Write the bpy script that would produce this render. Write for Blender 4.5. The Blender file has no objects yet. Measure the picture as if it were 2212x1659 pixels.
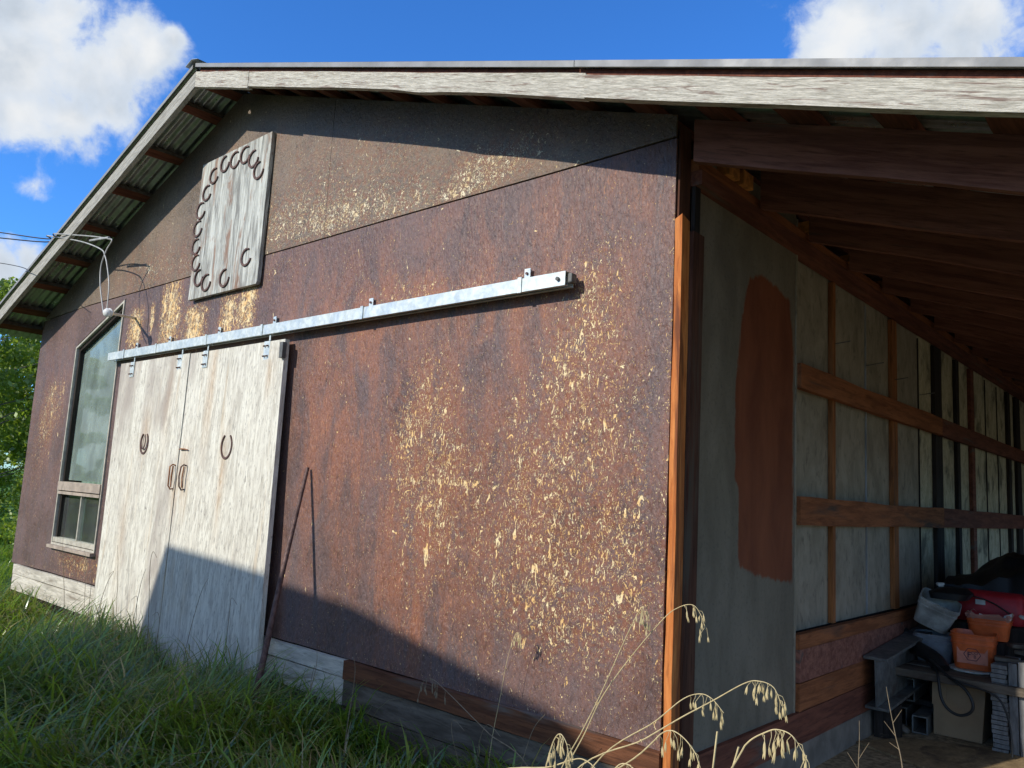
import bpy, bmesh, math, random
import numpy as np
from mathutils import Vector, Matrix
rnd = random.Random(7)
rng = np.random.default_rng(11)
S = bpy.context.scene
COL = S.collection

# ------------------------------------------------------------------ camera, sky, sun, exposure
camd = bpy.data.cameras.new('camera'); cam = bpy.data.objects.new('camera', camd); COL.objects.link(cam)
CR, CU, CF = Vector((0.74836551, 0.66109511, 0.0538732)), Vector((0.04911302, -0.13622825, 0.98945933)), Vector((-0.66146578, 0.73783136, 0.1344169))
M = Matrix((CR, CU, -CF)).transposed().to_4x4(); M.translation = (1.6450936, -2.78527223, 1.38172139)
cam.matrix_world = M
camd.sensor_width = 36; camd.lens = 36*1726.2/2212; camd.clip_start = .02; camd.clip_end = 3000
S.camera = cam
S.view_settings.view_transform = 'Standard'; S.view_settings.look = 'None'
S.view_settings.gamma = 1; S.view_settings.use_curve_mapping = False
S.view_settings.exposure = 0.30
SUN = Vector((-.277, -1.0, .568)).normalized()          # towards the sun
sd = bpy.data.lights.new('sun', 'SUN'); sd.energy = 3.5; sd.angle = math.radians(.53); sd.color = (1.0, .94, .82)
so = bpy.data.objects.new('sun', sd); COL.objects.link(so); so.rotation_euler = SUN.to_track_quat('Z', 'Y').to_euler()
so.location = (0, -20, 20)

W = bpy.data.worlds.new('World'); S.world = W; W.use_nodes = True
nt = W.node_tree; nt.nodes.clear()
class NT:
    def __init__(s, t): s.t = t
    def n(s, typ, ins=None, **kw):
        nd = s.t.nodes.new(typ)
        for k, v in kw.items(): setattr(nd, k, v)
        for k, v in (ins or {}).items():
            if isinstance(v, bpy.types.NodeSocket): s.t.links.new(v, nd.inputs[k])
            else: nd.inputs[k].default_value = v
        return nd
    def math(s, op, a, b=0.0, c=None, clamp=False):
        nd = s.t.nodes.new('ShaderNodeMath'); nd.operation = op; nd.use_clamp = clamp
        for i, v in enumerate((a, b, c)):
            if v is None: continue
            if isinstance(v, bpy.types.NodeSocket): s.t.links.new(v, nd.inputs[i])
            else: nd.inputs[i].default_value = v
        return nd.outputs[0]
    def ramp(s, f, a, b, c=0.0, d=1.0):
        nd = s.t.nodes.new('ShaderNodeMapRange'); nd.interpolation_type = 'SMOOTHSTEP'
        s.t.links.new(f, nd.inputs[0])
        for i, v in zip((1, 2, 3, 4), (a, b, c, d)):
            if isinstance(v, bpy.types.NodeSocket): s.t.links.new(v, nd.inputs[i])
            else: nd.inputs[i].default_value = v
        return nd.outputs[0]
    def mix(s, f, a, b, mode='MIX'):
        nd = s.t.nodes.new('ShaderNodeMix'); nd.data_type = 'RGBA'; nd.blend_type = mode
        for i, v in ((0, f), (6, a), (7, b)):
            if isinstance(v, bpy.types.NodeSocket): s.t.links.new(v, nd.inputs[i])
            elif i == 0: nd.inputs[0].default_value = v
            else: nd.inputs[i].default_value = (*v, 1)
        return nd.outputs[2]
    def noise(s, vec, scale, detail=3, rough=.55, dist=0.0, w=None):
        nd = s.t.nodes.new('ShaderNodeTexNoise')
        s.t.links.new(vec, nd.inputs['Vector'])
        nd.inputs['Scale'].default_value = scale; nd.inputs['Detail'].default_value = detail
        nd.inputs['Roughness'].default_value = rough; nd.inputs['Distortion'].default_value = dist
        return nd.outputs[0]
    def vmul(s, vec, sc, off=(0, 0, 0)):
        nd = s.t.nodes.new('ShaderNodeMapping'); s.t.links.new(vec, nd.inputs[0])
        nd.inputs['Scale'].default_value = sc; nd.inputs['Location'].default_value = off
        return nd.outputs[0]
g = NT(nt)
sky = g.n('ShaderNodeTexSky', sky_type='NISHITA', sun_disc=False)
sky.sun_elevation = math.asin(SUN.z); sky.sun_rotation = math.atan2(SUN.x, SUN.y)
sky.altitude = 700; sky.air_density = 1.0; sky.dust_density = .35; sky.ozone_density = 3.0
skyc = g.n('ShaderNodeHueSaturation', {'Color': sky.outputs[0], 'Saturation': 1.16, 'Value': 1.0}).outputs[0]
skyc = g.mix(1.0, skyc, (.60, 1.02, 1.48), 'MULTIPLY')
tc = g.n('ShaderNodeTexCoord').outputs['Generated']
CLOUDS = [(-0.8833,0.2269,0.4102,0.0795),(-0.8688,0.2744,0.4121,0.0675),(-0.8472,0.3053,0.4347,0.0440),(-0.8350,0.3285,0.4414,0.0346),
(-0.8721,0.3075,0.3807,0.0322),(-0.8892,0.2736,0.3666,0.0389),(-0.9058,0.2322,0.3545,0.0379),(-0.8712,0.2065,0.4454,0.0502),(-0.8539,0.2455,0.4590,0.0444),
(-0.8192,0.3416,0.4607,0.0149),(-0.9204,0.2595,0.2925,0.030),(-0.9463,0.2473,0.2081,0.0291),(-0.9387,0.2679,0.2172,0.0196),
(-0.2729,0.8136,0.5134,0.0443),(-0.2242,0.8358,0.5012,0.0579),(-0.1715,0.8497,0.4987,0.0514),(-0.2955,0.8226,0.4858,0.0226),(-0.2066,0.8058,0.5550,0.0934),]
acc = None
for x, y, z, r_ in CLOUDS:
    amp = .68 if (x, r_) == (-0.9204, .030) else (.62 if r_ < .0145 else 1.0)
    v = Vector((x, y, z)).normalized()
    dn = g.n('ShaderNodeVectorMath', {0: tc, 1: v}, operation='DISTANCE').outputs['Value']
    w_ = g.math('SUBTRACT', amp, g.math('DIVIDE', dn, r_*1.45))
    acc = w_ if acc is None else g.math('SMOOTH_MAX', acc, w_, .25)
# broken cumulus added out of view all round, to raise the ambient light
big = g.noise(g.vmul(tc, (1, 1, 1.6), (4.0, 2.0, 7.0)), 2.6, 4, .5, .2)
vd = g.n('ShaderNodeVectorMath', {0: tc, 1: tuple((CF+CU*.25).normalized())}, operation='DISTANCE').outputs['Value']
rest = g.math('SUBTRACT', g.math('MULTIPLY', g.math('SUBTRACT', big, .47), 6.0), g.ramp(vd, .78, .62, 0.0, 3.5))
acc = g.math('MAXIMUM', acc, g.math('MINIMUM', rest, 1.0))
cn = g.noise(tc, 9.0, 9, .60, .25)
cn2 = g.noise(tc, 26.0, 7, .62, .5)
dens = g.math('ADD', acc, g.math('MULTIPLY', g.math('SUBTRACT', cn, .5), 2.1))
dens = g.math('ADD', dens, g.math('MULTIPLY', g.math('SUBTRACT', cn2, .5), .9))
calpha = g.ramp(dens, .08, .62)
cn3 = g.noise(g.vmul(tc, (1, 1, 1), (3.1, .7, 1.9)), 13.0, 5, .5, .2)
cb = g.ramp(cn3, .34, .66)
ccol = g.mix(cb, (3.2, 3.6, 4.1), (5.1, 5.2, 5.3))
ccol = g.mix(g.ramp(dens, .2, 1.1), (4.0, 4.5, 5.2), ccol)
fin = g.mix(calpha, skyc, ccol)
bg = g.n('ShaderNodeBackground', {'Color': fin, 'Strength': .14})
out = g.n('ShaderNodeOutputWorld', {'Surface': bg.outputs[0]})

# ------------------------------------------------------------------ helpers
def link(o, parent=None):
    COL.objects.link(o)
    if parent is not None:
        o.parent = parent
        if parent.get('_wm') is None: pass
        o.matrix_parent_inverse = PINV.get(parent.name, Matrix())
    return o
PINV = {}
def empty(name, loc, label, cat, group=None):
    o = bpy.data.objects.new(name, None); COL.objects.link(o); o.location = loc; o.empty_display_size = .2
    o['label'] = label; o['category'] = cat
    if group: o['group'] = group
    PINV[o.name] = Matrix.Translation(Vector(loc)).inverted()
    return o
def tag(o, label=None, cat=None, group=None, kind=None):
    if label: o['label'] = label
    if cat: o['category'] = cat
    if group: o['group'] = group
    if kind: o['kind'] = kind
    return o
class MB:
    """collects verts and faces of ONE mesh, world coordinates"""
    def __init__(s): s.v = []; s.f = []
    def add(s, vs, fs):
        b = len(s.v); s.v += [tuple(v) for v in vs]; s.f += [tuple(i+b for i in f) for f in fs]; return s
    def box(s, x0, x1, y0, y1, z0, z1, m=None):
        vs = [Vector(p) for p in ((x0,y0,z0),(x1,y0,z0),(x1,y1,z0),(x0,y1,z0),(x0,y0,z1),(x1,y0,z1),(x1,y1,z1),(x0,y1,z1))]
        if m: vs = [m @ v for v in vs]
        return s.add(vs, [(0,3,2,1),(4,5,6,7),(0,1,5,4),(1,2,6,5),(2,3,7,6),(3,0,4,7)])
    def prism(s, poly, y0, y1, axis='y', m=None):
        """poly: list of (a,b); extruded along axis"""
        n = len(poly)
        def P(a, b, c): return {'y': (a, c, b), 'x': (c, a, b), 'z': (a, b, c)}[axis]
        vs = [Vector(P(a, b, y0)) for a, b in poly] + [Vector(P(a, b, y1)) for a, b in poly]
        if m: vs = [m @ v for v in vs]
        fs = [tuple(range(n)), tuple(range(2*n-1, n-1, -1))] + [(i, n+i, n+(i+1) % n, (i+1) % n) for i in range(n)]
        return s.add(vs, fs)
    def tube(s, pts, r, seg=8, r2=None, cap=True):
        pts = [Vector(p) for p in pts]; n = len(pts); vs = []; fs = []
        up = Vector((0, 0, 1)); prev = None
        for i, p in enumerate(pts):
            t = (pts[min(i+1, n-1)] - pts[max(i-1, 0)]).normalized()
            a = (prev - t*prev.dot(t)) if prev is not None else t.cross(up if abs(t.z) < .9 else Vector((1, 0, 0)))
            a.normalize(); prev = a; b = t.cross(a)
            rr = r[i] if isinstance(r, (list, tuple)) else (r if r2 is None else r + (r2-r)*i/(n-1))
            for k in range(seg):
                an = 2*math.pi*k/seg; vs.append(p + (a*math.cos(an) + b*math.sin(an))*rr)
        for i in range(n-1):
            for k in range(seg):
                k2 = (k+1) % seg; fs.append((i*seg+k, i*seg+k2, (i+1)*seg+k2, (i+1)*seg+k))
        if cap: fs += [tuple(range(seg-1, -1, -1)), tuple((n-1)*seg+k for k in range(seg))]
        return s.add(vs, fs)
    def loft(s, rings, close0=True, close1=True):
        n = len(rings[0]); vs = [v for r in rings for v in r]; fs = []
        for i in range(len(rings)-1):
            for k in range(n):
                k2 = (k+1) % n; fs.append((i*n+k, i*n+k2, (i+1)*n+k2, (i+1)*n+k))
        if close0: fs.append(tuple(range(n-1, -1, -1)))
        if close1: fs.append(tuple((len(rings)-1)*n+k for k in range(n)))
        return s.add(vs, fs)
    def build(s, name, mat, parent=None, bevel=0, smooth=False):
        me = bpy.data.meshes.new(name); me.from_pydata(s.v, [], s.f)
        bm = bmesh.new(); bm.from_mesh(me)
        bmesh.ops.recalc_face_normals(bm, faces=bm.faces)
        bm.to_mesh(me); bm.free()
        me.materials.append(mat)
        if smooth: me.shade_smooth(); me.set_sharp_from_angle(angle=math.radians(50))
        o = bpy.data.objects.new(name, me); link(o, parent)
        if bevel:
            b = o.modifiers.new('bevel', 'BEVEL'); b.width = bevel; b.segments = 2; b.limit_method = 'ANGLE'
        return o
def rough_board(name, mat, parent, p0, p1, across, thick, wob=.003, seg=16, up=None, sag=None):
    """a weathered board from p0 to p1; across: width vector at right angles, thick: thickness vector.
    p0,p1 are one long edge; edges wander a little"""
    p0, p1, A, T = Vector(p0), Vector(p1), Vector(across), Vector(thick)
    rings = []
    ph = rnd.uniform(0, 10)
    for i in range(seg+1):
        t = i/seg; c = p0.lerp(p1, t)
        w1 = 1 + wob/ max(A.length, .01)*(math.sin(ph+t*7)+.6*math.sin(ph*2+t*19))
        o1 = A.normalized()*wob*.6*(math.sin(ph*3+t*9)+.5*math.sin(t*31+ph))
        s_ = sag(t) if sag else 0
        a = A*w1 + A.normalized()*s_
        rings.append([c+o1, c+o1+T, c+a+T, c+a])
    return MB().loft(rings).build(name, mat, parent)

# ------------------------------------------------------------------ materials
def newmat(name):
    m = bpy.data.materials.new(name); m.use_nodes = True; m.node_tree.nodes.clear()
    n = NT(m.node_tree); n.pos = n.n('ShaderNodeTexCoord').outputs['Object']
    return m, n
def finish(m, n, col, rough=.8, metal=0.0, height=None, bstr=.3, bdist=.01, spec=.3, extra=None):
    b = n.n('ShaderNodeBsdfPrincipled')
    for k, v in (('Base Color', col), ('Roughness', rough), ('Metallic', metal), ('Specular IOR Level', spec)):
        if isinstance(v, bpy.types.NodeSocket): n.t.links.new(v, b.inputs[k])
        else: b.inputs[k].default_value = (*v, 1) if k == 'Base Color' else v
    if height is not None:
        bp = n.n('ShaderNodeBump', {'Height': height, 'Strength': bstr, 'Distance': bdist})
        n.t.links.new(bp.outputs[0], b.inputs['Normal'])
    for k, v in (extra or {}).items(): b.inputs[k].default_value = v
    n.n('ShaderNodeOutputMaterial', {'Surface': b.outputs[0]})
    m.diffuse_color = (.5, .5, .5, 1)
    return m
def attr(n, name): return n.n('ShaderNodeAttribute', attribute_name=name).outputs['Fac']

def siding_mat(name, c0, c1, cred, chipA, chipB, vert=1.0):
    m, n = newmat(name); p = n.pos
    den, red, grey = attr(n, 'chip'), attr(n, 'rust'), attr(n, 'grey')
    # paint film: slow mottle plus rain streaks running down
    mot = n.noise(p, 2.2, 5, .6, .3)
    st = n.noise(n.vmul(p, (9, 9, .9)), 1.0, 4, .6, .2)
    fine = n.noise(n.vmul(p, (1, 1, .45*vert)), 75.0, 4, .62, .6)
    col = n.mix(n.ramp(mot, .35, .66), c0, c1)
    rf = n.math('MULTIPLY', red, n.ramp(n.noise(n.vmul(p, (4, 4, 1.7)), 1.3, 7, .68, .6), .36, .62))
    col = n.mix(n.math('MULTIPLY', rf, .72), col, cred)
    col = n.mix(n.math('MULTIPLY', n.ramp(st, .46, .68), n.math('ADD', .18, n.math('MULTIPLY', grey, .6))), col, (.088, .074, .078))
    col = n.mix(n.ramp(fine, .25, .8, .0, .42), col, tuple(x*1.55 for x in c1))
    fib = n.noise(n.vmul(p, (1, 1, .25*vert), (3, 1, 2)), 130.0, 3, .6, 1.0)
    col = n.mix(n.math('MULTIPLY', n.ramp(fib, .54, .66), n.math('ADD', .10, n.math('MULTIPLY', rf, .75))), col, (.40, .17, .085))
    crk = n.noise(n.vmul(p, (1, 1, .16*vert), (1, 6, 2)), 60.0, 3, .6, .9)
    col = n.mix(n.ramp(crk, .66, .72, 0, .75), col, (.025, .016, .015))
    col = n.mix(n.ramp(fine, .46, .26, .0, .55), col, tuple(x*.38 for x in c0))
    # flaked paint: bare yellowish strands
    T1 = n.noise(n.vmul(p, (1, 1, .42*vert)), 50.0, 3, .6, 2.0)
    T2 = n.noise(n.vmul(p, (1.0, 1.0, .62*vert), (7.3, 1.1, 4.2)), 92.0, 2, .5, 1.8)
    T3 = n.noise(n.vmul(p, (1, 1, .5*vert), (2.3, 5.1, 1.2)), 21.0, 3, .6, 1.2)
    mid = n.noise(n.vmul(p, (1, 1, .5), (1.7, 2.9, .3)), 6.5, 4, .65)
    dd = n.math('ADD', den, n.math('MULTIPLY', n.math('SUBTRACT', mid, .5), n.math('ADD', .45, n.math('MULTIPLY', den, .9))))
    dd = n.math('ADD', dd, .02)
    dd = n.math('MULTIPLY', n.math('ADD', dd, .30), .66)
    th = n.math('SUBTRACT', .752, n.math('MULTIPLY', dd, .160))
    k1 = n.ramp(T1, th, n.math('ADD', th, .022))
    th2 = n.math('SUBTRACT', .712, n.math('MULTIPLY', dd, .115))
    k2 = n.ramp(T2, th2, n.math('ADD', th2, .03))
    th3 = n.math('SUBTRACT', .742, n.math('MULTIPLY', dd, .105))
    k3 = n.ramp(T3, th3, n.math('ADD', th3, .02))
    chip = n.math('MAXIMUM', n.math('MAXIMUM', k1, n.math('MULTIPLY', k2, .75)), k3)
    # halo of stained wood round dense flaking
    halo = n.math('MULTIPLY', n.ramp(dd, .25, .95), n.ramp(n.noise(p, 30, 4, .6, .5), .40, .62))
    col = n.mix(n.math('MULTIPLY', halo, .55), col, (.26, .085, .035))
    cc = n.mix(n.ramp(n.noise(p, 16, 3, .6), .38, .62), chipA, chipB)
    cc = n.mix(n.ramp(n.noise(n.vmul(p, (1, 1, .3)), 120, 2), .55, .75, 0, .5), cc, (.42, .22, .09))
    col = n.mix(chip, col, cc)
    h = n.math('ADD', n.math('MULTIPLY', fine, .8), n.math('MULTIPLY', n.noise(n.vmul(p, (1, 1, .4*vert)), 26, 4, .6, .8), 1.2))
    h = n.math('SUBTRACT', h, n.math('MULTIPLY', chip, .25))
    rough = n.ramp(mot, .3, .7, .46, .58)
    return finish(m, n, col, rough, 0, h, 1.0, .008, .5)
M_SID = siding_mat('purple_brown_stain', (.072, .042, .037), (.140, .088, .082), (.27, .095, .045), (.80, .50, .19), (.84, .67, .38))
M_GAB = siding_mat('brown_stain_gable', (.092, .069, .050), (.180, .136, .098), (.25, .11, .055), (.72, .54, .29), (.78, .68, .47), 1.9)

def wood_mat(name, c0, c1, grain, c2=None, f2=(.55, .7), bstr=.5, rough=.85, spec=.2, fscale=1.0, stain=None, tilt=0.0):
    """grain: mapping scale, small along the board"""
    m, n = newmat(name); p = n.pos
    if tilt: p = n.n('ShaderNodeVectorRotate', {'Vector': p, 'Angle': tilt, 'Axis': (0, 1, 0)}, rotation_type='AXIS_ANGLE').outputs[0]
    a = n.noise(n.vmul(p, grain), 1.0*fscale, 6, .68, .5)
    b = n.noise(n.vmul(p, tuple(x*3.1 for x in grain)), 1.0*fscale, 4, .6, .3)
    col = n.mix(n.ramp(a, .33, .67), c0, c1)
    col = n.mix(n.ramp(b, .52, .72, 0, .6), col, tuple(x*.5 for x in c0))
    if c2: col = n.mix(n.ramp(n.noise(n.vmul(p, tuple(x*.35 for x in grain), (4, 2, 7)), 1.0*fscale, 5, .6, .6), *f2), col, c2)
    if stain: col = n.mix(n.ramp(n.noise(p, 1.6, 4, .6), .45, .7, 0, .7), col, stain)
    h = n.math('ADD', a, n.math('MULTIPLY', b, .5))
    return finish(m, n, col, rough, 0, h, bstr, .004, spec)
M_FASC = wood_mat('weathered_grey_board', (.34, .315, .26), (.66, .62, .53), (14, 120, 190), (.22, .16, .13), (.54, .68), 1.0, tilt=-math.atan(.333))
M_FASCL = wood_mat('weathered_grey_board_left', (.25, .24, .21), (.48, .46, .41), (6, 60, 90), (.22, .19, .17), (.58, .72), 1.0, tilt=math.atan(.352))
M_SKIRT = wood_mat('peeling_white_board', (.40, .37, .31), (.66, .62, .53), (4, 20, 26), (.20, .16, .12), (.56, .70), .5)
M_CEDARSK = wood_mat('reddish_cedar_skirt', (.085, .034, .018), (.17, .068, .032), (3, 30, 34), (.16, .14, .12), (.52, .68), .7)
M_CEDAR = wood_mat('orange_cedar_trim', (.42, .12, .028), (.62, .23, .065), (34, 34, 3.4), (.16, .05, .02), (.53, .66), .6, .7)
M_RED = wood_mat('dark_red_brown_lumber_y', (.11, .038, .025), (.21, .076, .046), (26, 2.5, 26), (.11, .095, .08), (.60, .74), .6)
M_RAFT = wood_mat('dark_red_brown_lumber_x', (.16, .062, .045), (.30, .13, .092), (2.5, 26, 32), (.10, .08, .07), (.60, .74), .6, tilt=-math.atan(.333))
M_GIRT = wood_mat('rusty_brown_lumber', (.18, .062, .025), (.33, .12, .048), (24, 2.2, 24), (.07, .05, .04), (.56, .70), .6)
M_STUD = wood_mat('orange_brown_stud', (.20, .075, .028), (.36, .14, .05), (26, 26, 2.2), (.10, .05, .03), (.56, .70), .6)
M_POST = wood_mat('dark_brown_post', (.055, .022, .014), (.11, .045, .026), (26, 26, 2.2), (.08, .06, .045), (.56, .70), .6)
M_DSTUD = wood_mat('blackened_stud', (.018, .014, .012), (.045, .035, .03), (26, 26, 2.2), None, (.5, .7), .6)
M_GREYB = wood_mat('grey_fibreboard', (.25, .215, .160), (.35, .305, .235), (7, 7, 4.0), (.17, .145, .105), (.54, .75), .3, .8, .2, 1.0)
M_OSBLIT = wood_mat('strand_board_painted_lit', (.40, .35, .225), (.58, .52, .36), (16, 14, 9), (.15, .14, .10), (.5, .68), .5)  # far boards brightened to stand in for light from the open right side
M_OLD = wood_mat('old_grey_lumber', (.085, .068, .052), (.17, .14, .11), (4, 22, 24), (.06, .045, .035), (.5, .7), .6)
M_SLAT = wood_mat('grey_slat_wood', (.13, .13, .13), (.22, .22, .22), (24, 24, 5), (.08, .08, .08), (.56, .7), .6)
M_OLDV = wood_mat('old_grey_lumber_upright', (.22, .22, .22), (.34, .34, .35), (24, 24, 3), (.12, .12, .12), (.56, .7), .6)

# white doors
def door_mat():
    m, n = newmat('weathered_white_paint'); p = n.pos
    a = n.noise(n.vmul(p, (34, 34, 4.5)), 1.0, 6, .7, .8)
    b = n.noise(n.vmul(p, (85, 85, 15)), 1.0, 4, .65, .9)
    c = n.noise(n.vmul(p, (3.2, 3, .8)), 1.0, 4, .6, .4)
    d = n.noise(n.vmul(p, (11, 11, .8), (3, 1, 5)), 1.0, 3, .6, .2)
    col = n.mix(n.ramp(a, .35, .62), (.50, .47, .40), (.74, .72, .63))
    col = n.mix(n.math('MULTIPLY', n.ramp(c, .42, .66), attr(n, 'worn')), col, (.40, .355, .31))
    col = n.mix(n.ramp(d, .58, .72, 0, .45), col, (.50, .38, .24))
    col = n.mix(n.math('MULTIPLY', attr(n, 'rust'), n.ramp(b, .3, .6, .25, .9)), col, (.44, .25, .10))
    col = n.mix(n.ramp(b, .53, .66, 0, .72), col, (.27, .25, .22))
    col = n.mix(n.ramp(n.noise(n.vmul(p, (40, 40, 9), (1, 2, 3)), 1.0, 3, .6, .8), .66, .74, 0, .8), col, (.15, .13, .12))
    return finish(m, n, col, .75, 0, n.math('ADD', a, n.math('MULTIPLY', b, .7)), .45, .004, .3)
M_DOOR = door_mat()
def plaque_mat():
    m, n = newmat('silvered_bare_board'); p = n.pos
    a = n.noise(n.vmul(p, (30, 30, 2.6)), 1.0, 6, .7, .9)
    b = n.noise(n.vmul(p, (75, 75, 5)), 1.0, 4, .65, .6)
    c = n.noise(n.vmul(p, (9, 9, 2.2), (2, 1, 3)), 1.0, 5, .65, .8)
    col = n.mix(n.ramp(a, .34, .64), (.20, .20, .185), (.58, .59, .54))
    col = n.mix(n.ramp(c, .52, .66, 0, .8), col, (.24, .12, .07))
    col = n.mix(n.ramp(b, .54, .68, 0, .8), col, (.11, .095, .09))
    return finish(m, n, col, .8, 0, n.math('ADD', a, b), .7, .005, .3)
M_PLQ = plaque_mat()
def metal_mat(name, c0, c1, rough=.42, metal=.55, sc=18, spots=None):
    m, n = newmat(name); p = n.pos
    a = n.noise(p, sc, 5, .6, .3)
    col = n.mix(n.ramp(a, .35, .65), c0, c1)
    if spots: col = n.mix(n.ramp(n.noise(p, 5, 5, .65, .4), .56, .70, 0, .8), col, spots)
    return finish(m, n, col, n.ramp(n.noise(p, 9, 4), .3, .7, rough-.1, rough+.15), metal, a, .12, .002, .4)
M_GALV = metal_mat('galvanised_rail', (.52, .58, .58), (.70, .75, .74), .45, .35, 26)
M_ROOF = metal_mat('galvanised_roof_sheet', (.42, .44, .44), (.54, .56, .55), .36, .8, 14, (.30, .30, .28))
M_FLASH = metal_mat('dull_flashing', (.22, .22, .22), (.27, .27, .27), .65, .2, 5)
M_RUST = metal_mat('rusty_iron', (.085, .05, .045), (.17, .105, .09), .7, .35, 40, (.20, .085, .05))
M_DKSTEEL = metal_mat('dull_dark_steel', (.10, .10, .095), (.17, .17, .16), .6, .3, 22, (.09, .055, .04))
M_RUSTO = metal_mat('orange_rust', (.24, .10, .05), (.36, .17, .08), .8, .1, 40)
def plain(name, c, rough=.6, metal=0.0, sc=14, var=.25, spec=.35, bstr=.15):
    m, n = newmat(name); a = n.noise(n.pos, sc, 5, .6, .3)
    col = n.mix(n.ramp(a, .3, .7), tuple(x*(1-var) for x in c), tuple(min(1, x*(1+var*.6)) for x in c))
    return finish(m, n, col, rough, metal, a, bstr, .004, spec)
M_WHITE = plain('white_frame_paint', (.60, .585, .52), .55)
M_FRAME = plain('dirty_cream_frame', (.46, .43, .36), .6)
M_TAN = plain('tan_sash_paint', (.40, .33, .27), .6)
M_BLACK = plain('black_rubber', (.018, .018, .018), .5)
M_TARP = plain('black_plastic_sheet', (.012, .012, .013), .45, 0, 9)
M_ORANGE = plain('orange_plastic', (.62, .12, .032), .38, 0, 12, .22)
M_PINK = plain('faded_orange_label_face', (.58, .20, .13), .45)
M_INK = plain('dark_ink', (.06, .03, .05), .6)
M_WBKT = plain('scuffed_white_plastic', (.34, .33, .30), .5, 0, 9, .45)
M_GBKT = plain('grey_plastic', (.22, .225, .24), .5, 0, 9, .3)
M_REDP = plain('dark_red_plastic', (.36, .016, .022), .45)
M_CARD = plain('brown_cardboard', (.30, .20, .115), .85, 0, 10, .12)
M_PAPER = plain('pale_paper', (.55, .53, .48), .8)
M_CABLE = plain('pale_grey_cable', (.42, .42, .41), .5)
M_DCABLE = plain('dark_cable', (.03, .03, .035), .5)
M_PORC = plain('white_porcelain', (.70, .70, .68), .25)
M_CONC = plain('dusty_concrete', (.20, .17, .14), .9, 0, 7, .3)
M_BLOCKLIT = plain('orange_lit_block', (.50, .20, .05), .9, 0, 30, .4)  # orange light on the blocks is put into their colour
def curtain_mat():
    m, n = newmat('sheer_curtain'); a = n.noise(n.vmul(n.pos, (40, 40, 3)), 1, 3)
    d = n.n('ShaderNodeBsdfDiffuse', {'Color': (.80, .86, .82, 1)}); t = n.n('ShaderNodeBsdfTranslucent', {'Color': (.55, .62, .58, 1)})
    mx = n.n('ShaderNodeMixShader', {0: .3, 1: d.outputs[0], 2: t.outputs[0]})
    n.n('ShaderNodeOutputMaterial', {'Surface': mx.outputs[0]}); return m
M_CURT = curtain_mat()
def glass_mat(name, tint, dust, dustcol):
    m, n = newmat(name)
    tr = n.n('ShaderNodeBsdfTransparent', {'Color': (*tint, 1)})
    df = n.n('ShaderNodeBsdfDiffuse', {'Color': (*dustcol, 1)})
    gl = n.n('ShaderNodeBsdfGlossy', {'Roughness': .03, 'Color': (.9, 1, .97, 1)})
    dn = n.ramp(n.noise(n.vmul(n.pos, (2, 2, 1)), 2.2, 6, .65, .5), .3, .75, dust*.7, dust*1.35)
    a = n.n('ShaderNodeMixShader', {0: dn, 1: tr.outputs[0], 2: df.outputs[0]})
    fr = n.n('ShaderNodeFresnel', {'IOR': 1.36})
    b = n.n('ShaderNodeMixShader', {0: fr.outputs[0], 1: a.outputs[0], 2: gl.outputs[0]})
    n.n('ShaderNodeOutputMaterial', {'Surface': b.outputs[0]}); return m
M_GLASS = glass_mat('dusty_green_glass', (.80, .93, .87), .36, (.50, .63, .57))
M_GLASS2 = glass_mat('lower_glass', (.70, .76, .74), .14, (.35, .37, .36))

def blade_mat(name, cols, trans=.35, gloss=.12, rough=.4, attrn='tone'):
    m, n = newmat(name); f = attr(n, attrn)
    cr = n.n('ShaderNodeValToRGB', {'Fac': f}); el = cr.color_ramp.elements
    el[0].position = cols[0][0]; el[0].color = (*cols[0][1], 1); el[1].position = cols[-1][0]; el[1].color = (*cols[-1][1], 1)
    for q, c in cols[1:-1]: e = el.new(q); e.color = (*c, 1)
    d = n.n('ShaderNodeBsdfDiffuse', {'Color': cr.outputs[0]})
    t = n.n('ShaderNodeBsdfTranslucent', {'Color': n.mix(.5, cr.outputs[0], (.42, .55, .05))})
    gl = n.n('ShaderNodeBsdfGlossy', {'Roughness': rough, 'Color': (.9, .95, .9, 1)})
    a = n.n('ShaderNodeMixShader', {0: trans, 1: d.outputs[0], 2: t.outputs[0]})
    b = n.n('ShaderNodeMixShader', {0: gloss, 1: a.outputs[0], 2: gl.outputs[0]})
    n.n('ShaderNodeOutputMaterial', {'Surface': b.outputs[0]}); return m
M_GRASS = blade_mat('grass_blades', [(0, (.016, .055, .004)), (.40, (.060, .165, .010)), (.80, (.20, .38, .040)), (.88, (.24, .20, .09)), (1, (.40, .33, .17))], .48, .07, .34)
M_STRAW = plain('dry_straw', (.56, .45, .24), .6, 0, 40, .2)
M_TWIG = plain('dull_dry_stem', (.22, .17, .11), .8, 0, 40, .3)
M_LEAF = blade_mat('tree_leaves', [(0, (.07, .14, .010)), (.5, (.19, .29, .020)), (1, (.36, .45, .045))], .5, .06, .5)
M_BARK = plain('grey_bark', (.17, .15, .12), .9, 0, 12, .4)
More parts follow.
